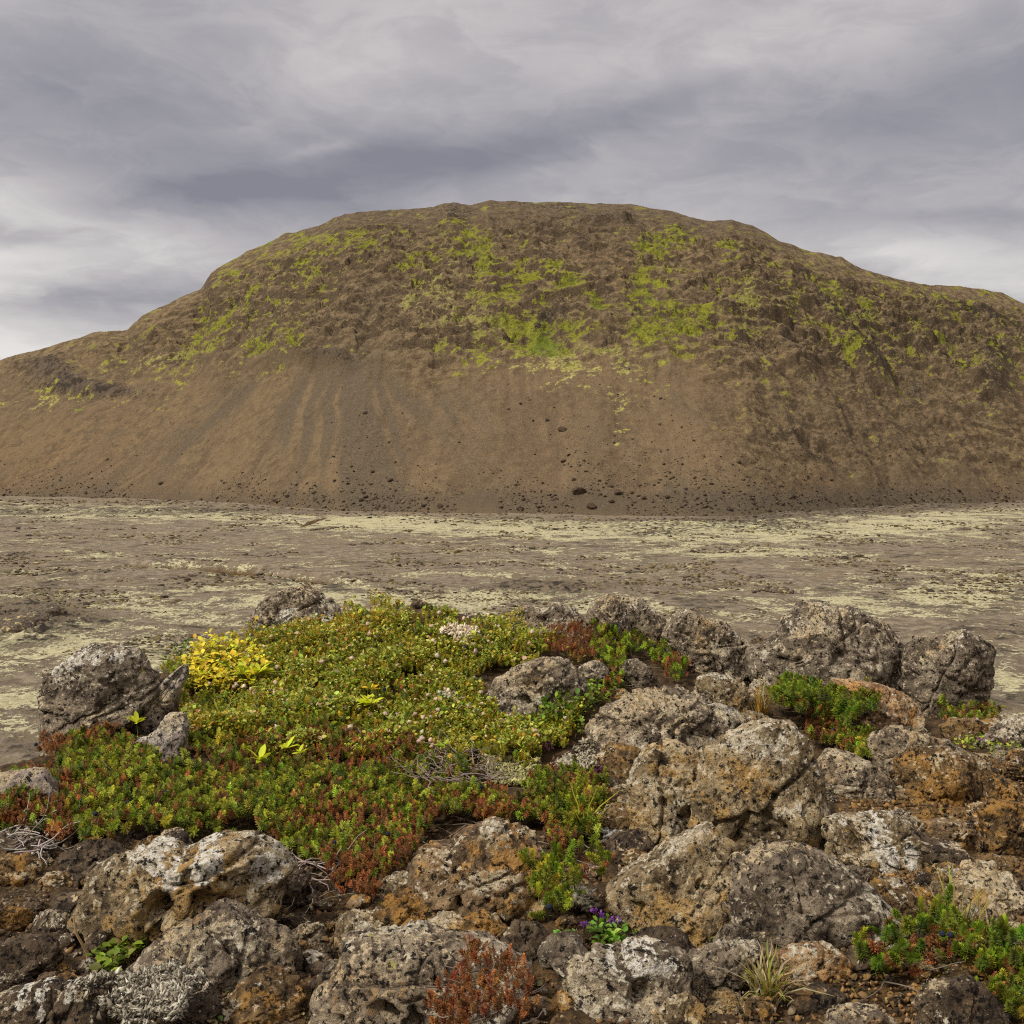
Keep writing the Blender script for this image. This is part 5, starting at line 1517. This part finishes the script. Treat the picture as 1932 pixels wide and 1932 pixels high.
twigs('tangle of bare grey twigs at the lower edge of the green mat', 0, [(760, 1480), (850, 1450), (930, 1460), (950, 1510), (880, 1530), (800, 1510)], 110, .09, .0014, 170, col=lin(128, 112, 100), lift=.04)
twigs('bare whitish twigs hanging from the crowberry at the left edge', 0, [(0, 1560), (60, 1550), (100, 1590), (110, 1640), (40, 1640), (0, 1620)], 46, .11, .0017, 171, .1, lin(160, 148, 134), lift=.03)
twigs('grey twigs creeping below the densest green crowberry', 0, [(520, 1650), (600, 1640), (640, 1690), (600, 1710), (540, 1700)], 26, .10, .0016, 172, .1)
rng = np.random.default_rng(180)
acc = Acc()
b0 = hit([90], [966])[0][0]
tip = world_pt(76, 933, b0[1] - .02)
tube(acc, [b0, b0 * .6 + tip * .4 + [.004, 0, 0], tip, tip + [-.004, .0, .025]], .0028, lin(170, 140, 96), rng, 6, .5)
o = acc.build('dry_stalk', WOOD, None, tuple(b0))
tag(o, 'single dry tan stalk standing in front of the two lobed rock', 'stalk')

# dead leaves and plant crumbs on the soil
rng = np.random.default_rng(185)
qs = np.concatenate([rng.uniform([0, 820], [1024, 1030], (2600, 2)), rng.uniform([560, 690], [1024, 830], (900, 2))])
h, ok = hit(qs[:, 0], qs[:, 1])
h = h[ok]
keep = fbm(h * [7, 7, 0], 3, 186) + .3 * rng.random(len(h)) > .02
h = h[keep]
n = len(h)
acc = Acc()
col = np.where((rng.random(n) < .5)[:, None], jit(lin(110, 80, 46), n, rng), np.where((rng.random(n) < .6)[:, None], jit(lin(150, 124, 84), n, rng), jit(lin(104, 112, 40), n, rng)))
M = leaf_mats(n, rng, .0075 * rng.lognormal(0, .35, n), -.3, .5)
acc.add(OVAL[0], OVAL[1], M[::2], h[::2] + [0, 0, .006], col[::2])
acc.add(NARROW[0], NARROW[1], M[1::2], h[1::2] + [0, 0, .006], col[1::2])
lo_ = acc.build('leaf_litter', LEAF, None, (0, 0, 0))
tag(lo_, 'dead leaves and plant crumbs lying on the soil between rocks', 'litter', kind='stuff')

# gravel on the bare soil
rng = np.random.default_rng(190)
acc = Acc()
v, f = ico(1)
qs = np.concatenate([rng.uniform([1024, 730], [1280, 1040], (5000, 2)), rng.uniform([-240, 790], [0, 1040], (3500, 2)), rng.uniform([0, 830], [1024, 1040], (13000, 2)), rng.uniform([850, 760], [1024, 960], (9000, 2)), rng.uniform([600, 700], [900, 830], (1500, 2))])
h, ok = hit(qs[:, 0], qs[:, 1])
h = h[ok]; qs = qs[ok]
n = len(h)
u = rng.random(n)
och_ = sstep(qs[:, 0], 700, 880) * .75
col = np.where((u < .35)[:, None], jit(lin(62, 48, 33), n, rng, .3, .03), np.where((u < .88)[:, None], jit(lin(98, 75, 46), n, rng, .3, .03), jit(lin(136, 116, 88), n, rng, .2, .03)))
col = np.where((rng.random(n) < och_ * .7)[:, None], jit(lin(122, 92, 52), n, rng, .35, .03), col)
for k in range(24):
    s = np.arange(k, n, 24)
    vv = v * (1 + .34 * rng.normal(size=(len(v), 1))) * [1.1, .9, .7]
    acc.add(vv, f, frames(rng.normal(size=(len(s), 3)), rng, np.minimum(.0024 * rng.lognormal(0, .55, len(s)), .0065)), h[s] + [0, 0, .002], col[s])
gr = acc.build('gravel', LICH, None, (0, 0, 0))
tag(gr, 'brown and ochre gravel strewn over the bare soil', 'gravel', kind='stuff')

# ------------------------------------------------------------------ boulders fallen to the foot of the hill
hPX = 512 + F * X / Y
hPY = HOR - F * (Zd.reshape(X.shape) - EYE) / Y


def on_hill(px, py):
    j = int(np.argmin(np.abs(hx - px)))
    i = int(np.argmin(np.abs(hPY[:NS, j] - py)))
    return X[i, j], Y[i, j], Zd.reshape(X.shape)[i, j]


hb_m, nt, b = material('fallen_rock')
tco = nt.n.new('ShaderNodeTexCoord').outputs['Object']
nn_ = nt.noise(tco, 3.0, 6, .65)
nt._in(b.inputs['Base Color'], nt.mix(nt.step(nn_, .35, .65), lin(44, 35, 26), lin(92, 74, 54)))
hb_me = []
for i in range(8):
    me = make_mesh('fallen_boulder', stone_mesh[i][0] / .022 * 2.0, stone_mesh[i][1])
    me.materials.append(hb_m)
    hb_me.append(me)


def fallen(px, py, wpx, label, group='dark boulders at the foot of the hill'):
    x, y, z = on_hill(px, py)
    r = wpx / 2 * y / F
    o = link('fallen_boulder', hb_me[rs.randrange(8)], loc=(x, y, z + r * .2))
    o.scale = (r / 2, r / 2, r * .95 / 2)
    o.rotation_euler = (rs.uniform(-.3, .3), rs.uniform(-.3, .3), rs.uniform(0, 6.28))
    return tag(o, label, 'boulder', group)


k0 = 1024 / 1932
fallen(1093 * k0, 930 * k0, 15, 'largest dark boulder at the foot of the hill, right of centre')
fallen(1118 * k0, 958 * k0, 11, 'dark boulder on the flat just below the largest one at the hill foot')
fallen(1165 * k0, 932 * k0, 10, 'dark boulder close to the right of the largest one at the hill foot')
fallen(1060 * k0, 812 * k0, 10, 'topmost dark boulder of the short trail above the largest one')
for (x, y) in [(1075, 862), (1062, 870), (1095, 880), (1085, 905), (1045, 938), (1130, 905), (1195, 930), (1215, 940), (1180, 955), (1240, 935), (1255, 940), (1290, 957), (1340, 960), (1375, 958), (1150, 948), (1070, 955), (1015, 955), (985, 965), (945, 960), (600, 920), (640, 925), (665, 880), (700, 915), (720, 935), (735, 905), (690, 940), (650, 948), (590, 915), (615, 940), (760, 945), (780, 920), (800, 940), (750, 925), (705, 890), (860, 935), (890, 920), (770, 960), (830, 955), (300, 912), (545, 935), (520, 950), (865, 835), (1105, 870), (1088, 892), (1330, 935), (1420, 940), (820, 900), (745, 870), (660, 900), (680, 925), (630, 905), (725, 955), (1000, 930), (1025, 915)]:
    fallen((x + rs.uniform(-4, 4)) * k0, (y + rs.uniform(-3, 3)) * k0, rs.choice([2.5, 3, 4, 5, 6.5]), 'small dark boulder among many alike scattered at the foot of the hill')

def litter(name, label, pts, size, cols, seed, flat, mat):
    rng = np.random.default_rng(seed)
    n = len(pts)
    v, f = ico(1)
    acc = Acc()
    for k in range(16):
        s = np.arange(k, n, 16)
        vv = v * (1 + .3 * rng.normal(size=(len(v), 1))) * [1.25, 1.0, flat]
        col = np.array([cols[i] for i in rng.integers(0, len(cols), len(s))]) * (1 + .25 * rng.normal(size=(len(s), 1)))
        acc.add(vv, f, frames(rng.normal(size=(len(s), 3)) * .25 + [0, 0, 1], rng, size[s]), pts[s], np.clip(col, .005, .9))
    o = acc.build(name, mat, None, (0, 0, 0))
    return tag(o, label, name.replace('_', ' '), kind='stuff')


rng = np.random.default_rng(900)
jj = rng.integers(40, len(hx) - 40, 9000)
tt = np.minimum(rng.exponential(.07, 9000), .4)
clump = fbm(np.stack([hx[jj] / 60, tt * 8, tt * 0], 1), 3, 901) + .35 * rng.random(9000)
jj, tt = jj[clump > .08], tt[clump > .08]
ii = (tt * (NS - 1)).astype(int)
Zg = Zd.reshape(X.shape)
pts_ = np.stack([X[ii, jj], Y[ii, jj], Zg[ii, jj] + .05], 1)
litter('scree', 'loose dark scree stones strewn over the foot of the hill', pts_, np.minimum(.22 * rng.lognormal(0, .55, len(pts_)), 1.1), [lin(62, 50, 38), lin(96, 80, 60), lin(48, 38, 28)], 902, .8, LICH)
qx_, qy_ = rng.uniform(-20, 1044, 60000), 500 + 290 * rng.random(60000) ** 1.35
yy_ = (EYE - PLAIN_Z) * F / (qy_ - HOR)
pw = np.stack([(qx_ - 512) / F * yy_, yy_, yy_ * 0], 1)
m_ = (fbm(pw / 16.0, 4, 903, .6) + .35 * fbm(pw / 4.0, 2, 904) > .16) & (qy_ > np.interp(qx_, foot_px, foot_py) + 1)
band = np.exp(-((qy_ - np.interp(qx_, foot_px, foot_py) - 4) / 4.0) ** 2) > rng.random(len(qx_)) * 1.6
m_ = m_ | (band & (rng.random(len(qx_)) < .7))
pw, yy_ = pw[m_], yy_[m_]
gi = np.clip(np.searchsorted(pyr, qy_[m_]), 0, len(pyr) - 1); gj = np.clip(np.searchsorted(pxc, qx_[m_]), 0, len(pxc) - 1)
pw[:, 2] = plain_zz[gi, gj]
litter('lava_rubble', 'dark lava rubble and low heath speckling the mossy plain', pw, np.minimum((.08 + .0008 * yy_) * rng.lognormal(0, .4, len(pw)), .9), [lin(70, 58, 38), lin(92, 78, 46), lin(54, 45, 34), lin(112, 98, 60)], 905, .45, LICH)

# lava outcrops on the plain
k_m = hb_m


def outcrop(label, px, py, w, hgt, seed, n=14):
    rng = np.random.default_rng(seed)
    y = (EYE - PLAIN_Z) * F / (py - HOR)
    x = (px - 512) / F * y
    k = y / F
    v, f = ico(4)
    acc = Acc()
    for i in range(n):
        u_ = rng.normal() * .42
        sz = hgt * k * rng.uniform(.45, 1.0) * math.exp(-u_ * u_)
        g1, g2 = worley(v * 2.2 + i, seed + i)
        vv = v * (1 + .25 * fbm(v * 1.7 + i, 3, seed) + .25 * (.4 - g1))[:, None] * [1.6, 1.3, .8]
        acc.add(vv, f, frames(rng.normal(size=(1, 3)) * .2 + [0, 0, 1], rng, np.array([sz])), np.array([[x + u_ * w * .5 * k, y + rng.normal() * hgt * k * 1.5, PLAIN_Z + sz * .1]]), jit(lin(84, 70, 54), 1, rng, .2, .03))
    base = np.array([x, y, PLAIN_Z])
    o = acc.build('lava_outcrop', LAVA, None, tuple(base), True)
    return tag(o, label, 'outcrop', 'lava outcrops on the plain')


LAVA, nt, b = material('lava_outcrop')
tco = nt.n.new('ShaderNodeTexCoord').outputs['Object']
n1_ = nt.noise(tco, 1.2, 7, .68)
n2_ = nt.noise(tco, 3.5, 6, .7)
c = nt.mix(nt.step(n2_, .35, .65), lin(54, 46, 36), lin(108, 94, 76))
c = nt.mix(nt.step(n1_, .55, .64), c, lin(180, 164, 110))
nt._in(b.inputs['Base Color'], c)
outcrop('long low dark lava outcrop on the plain behind the centre of the knoll', 552, 588, 80, 7, 601, 26)
outcrop('lava hummock with pale lichen at the left edge of the plain', 24, 626, 54, 15, 602, 22)
outcrop('small dark lava outcrop near the far side of the plain right of centre', 655, 533, 30, 4, 603)
outcrop('thin dark lava outcrop near the far side of the plain, further right', 780, 528, 60, 3.5, 604, 18)
outcrop('dark lava mound on the plain above the domed grey rock', 775, 591, 46, 5, 605)
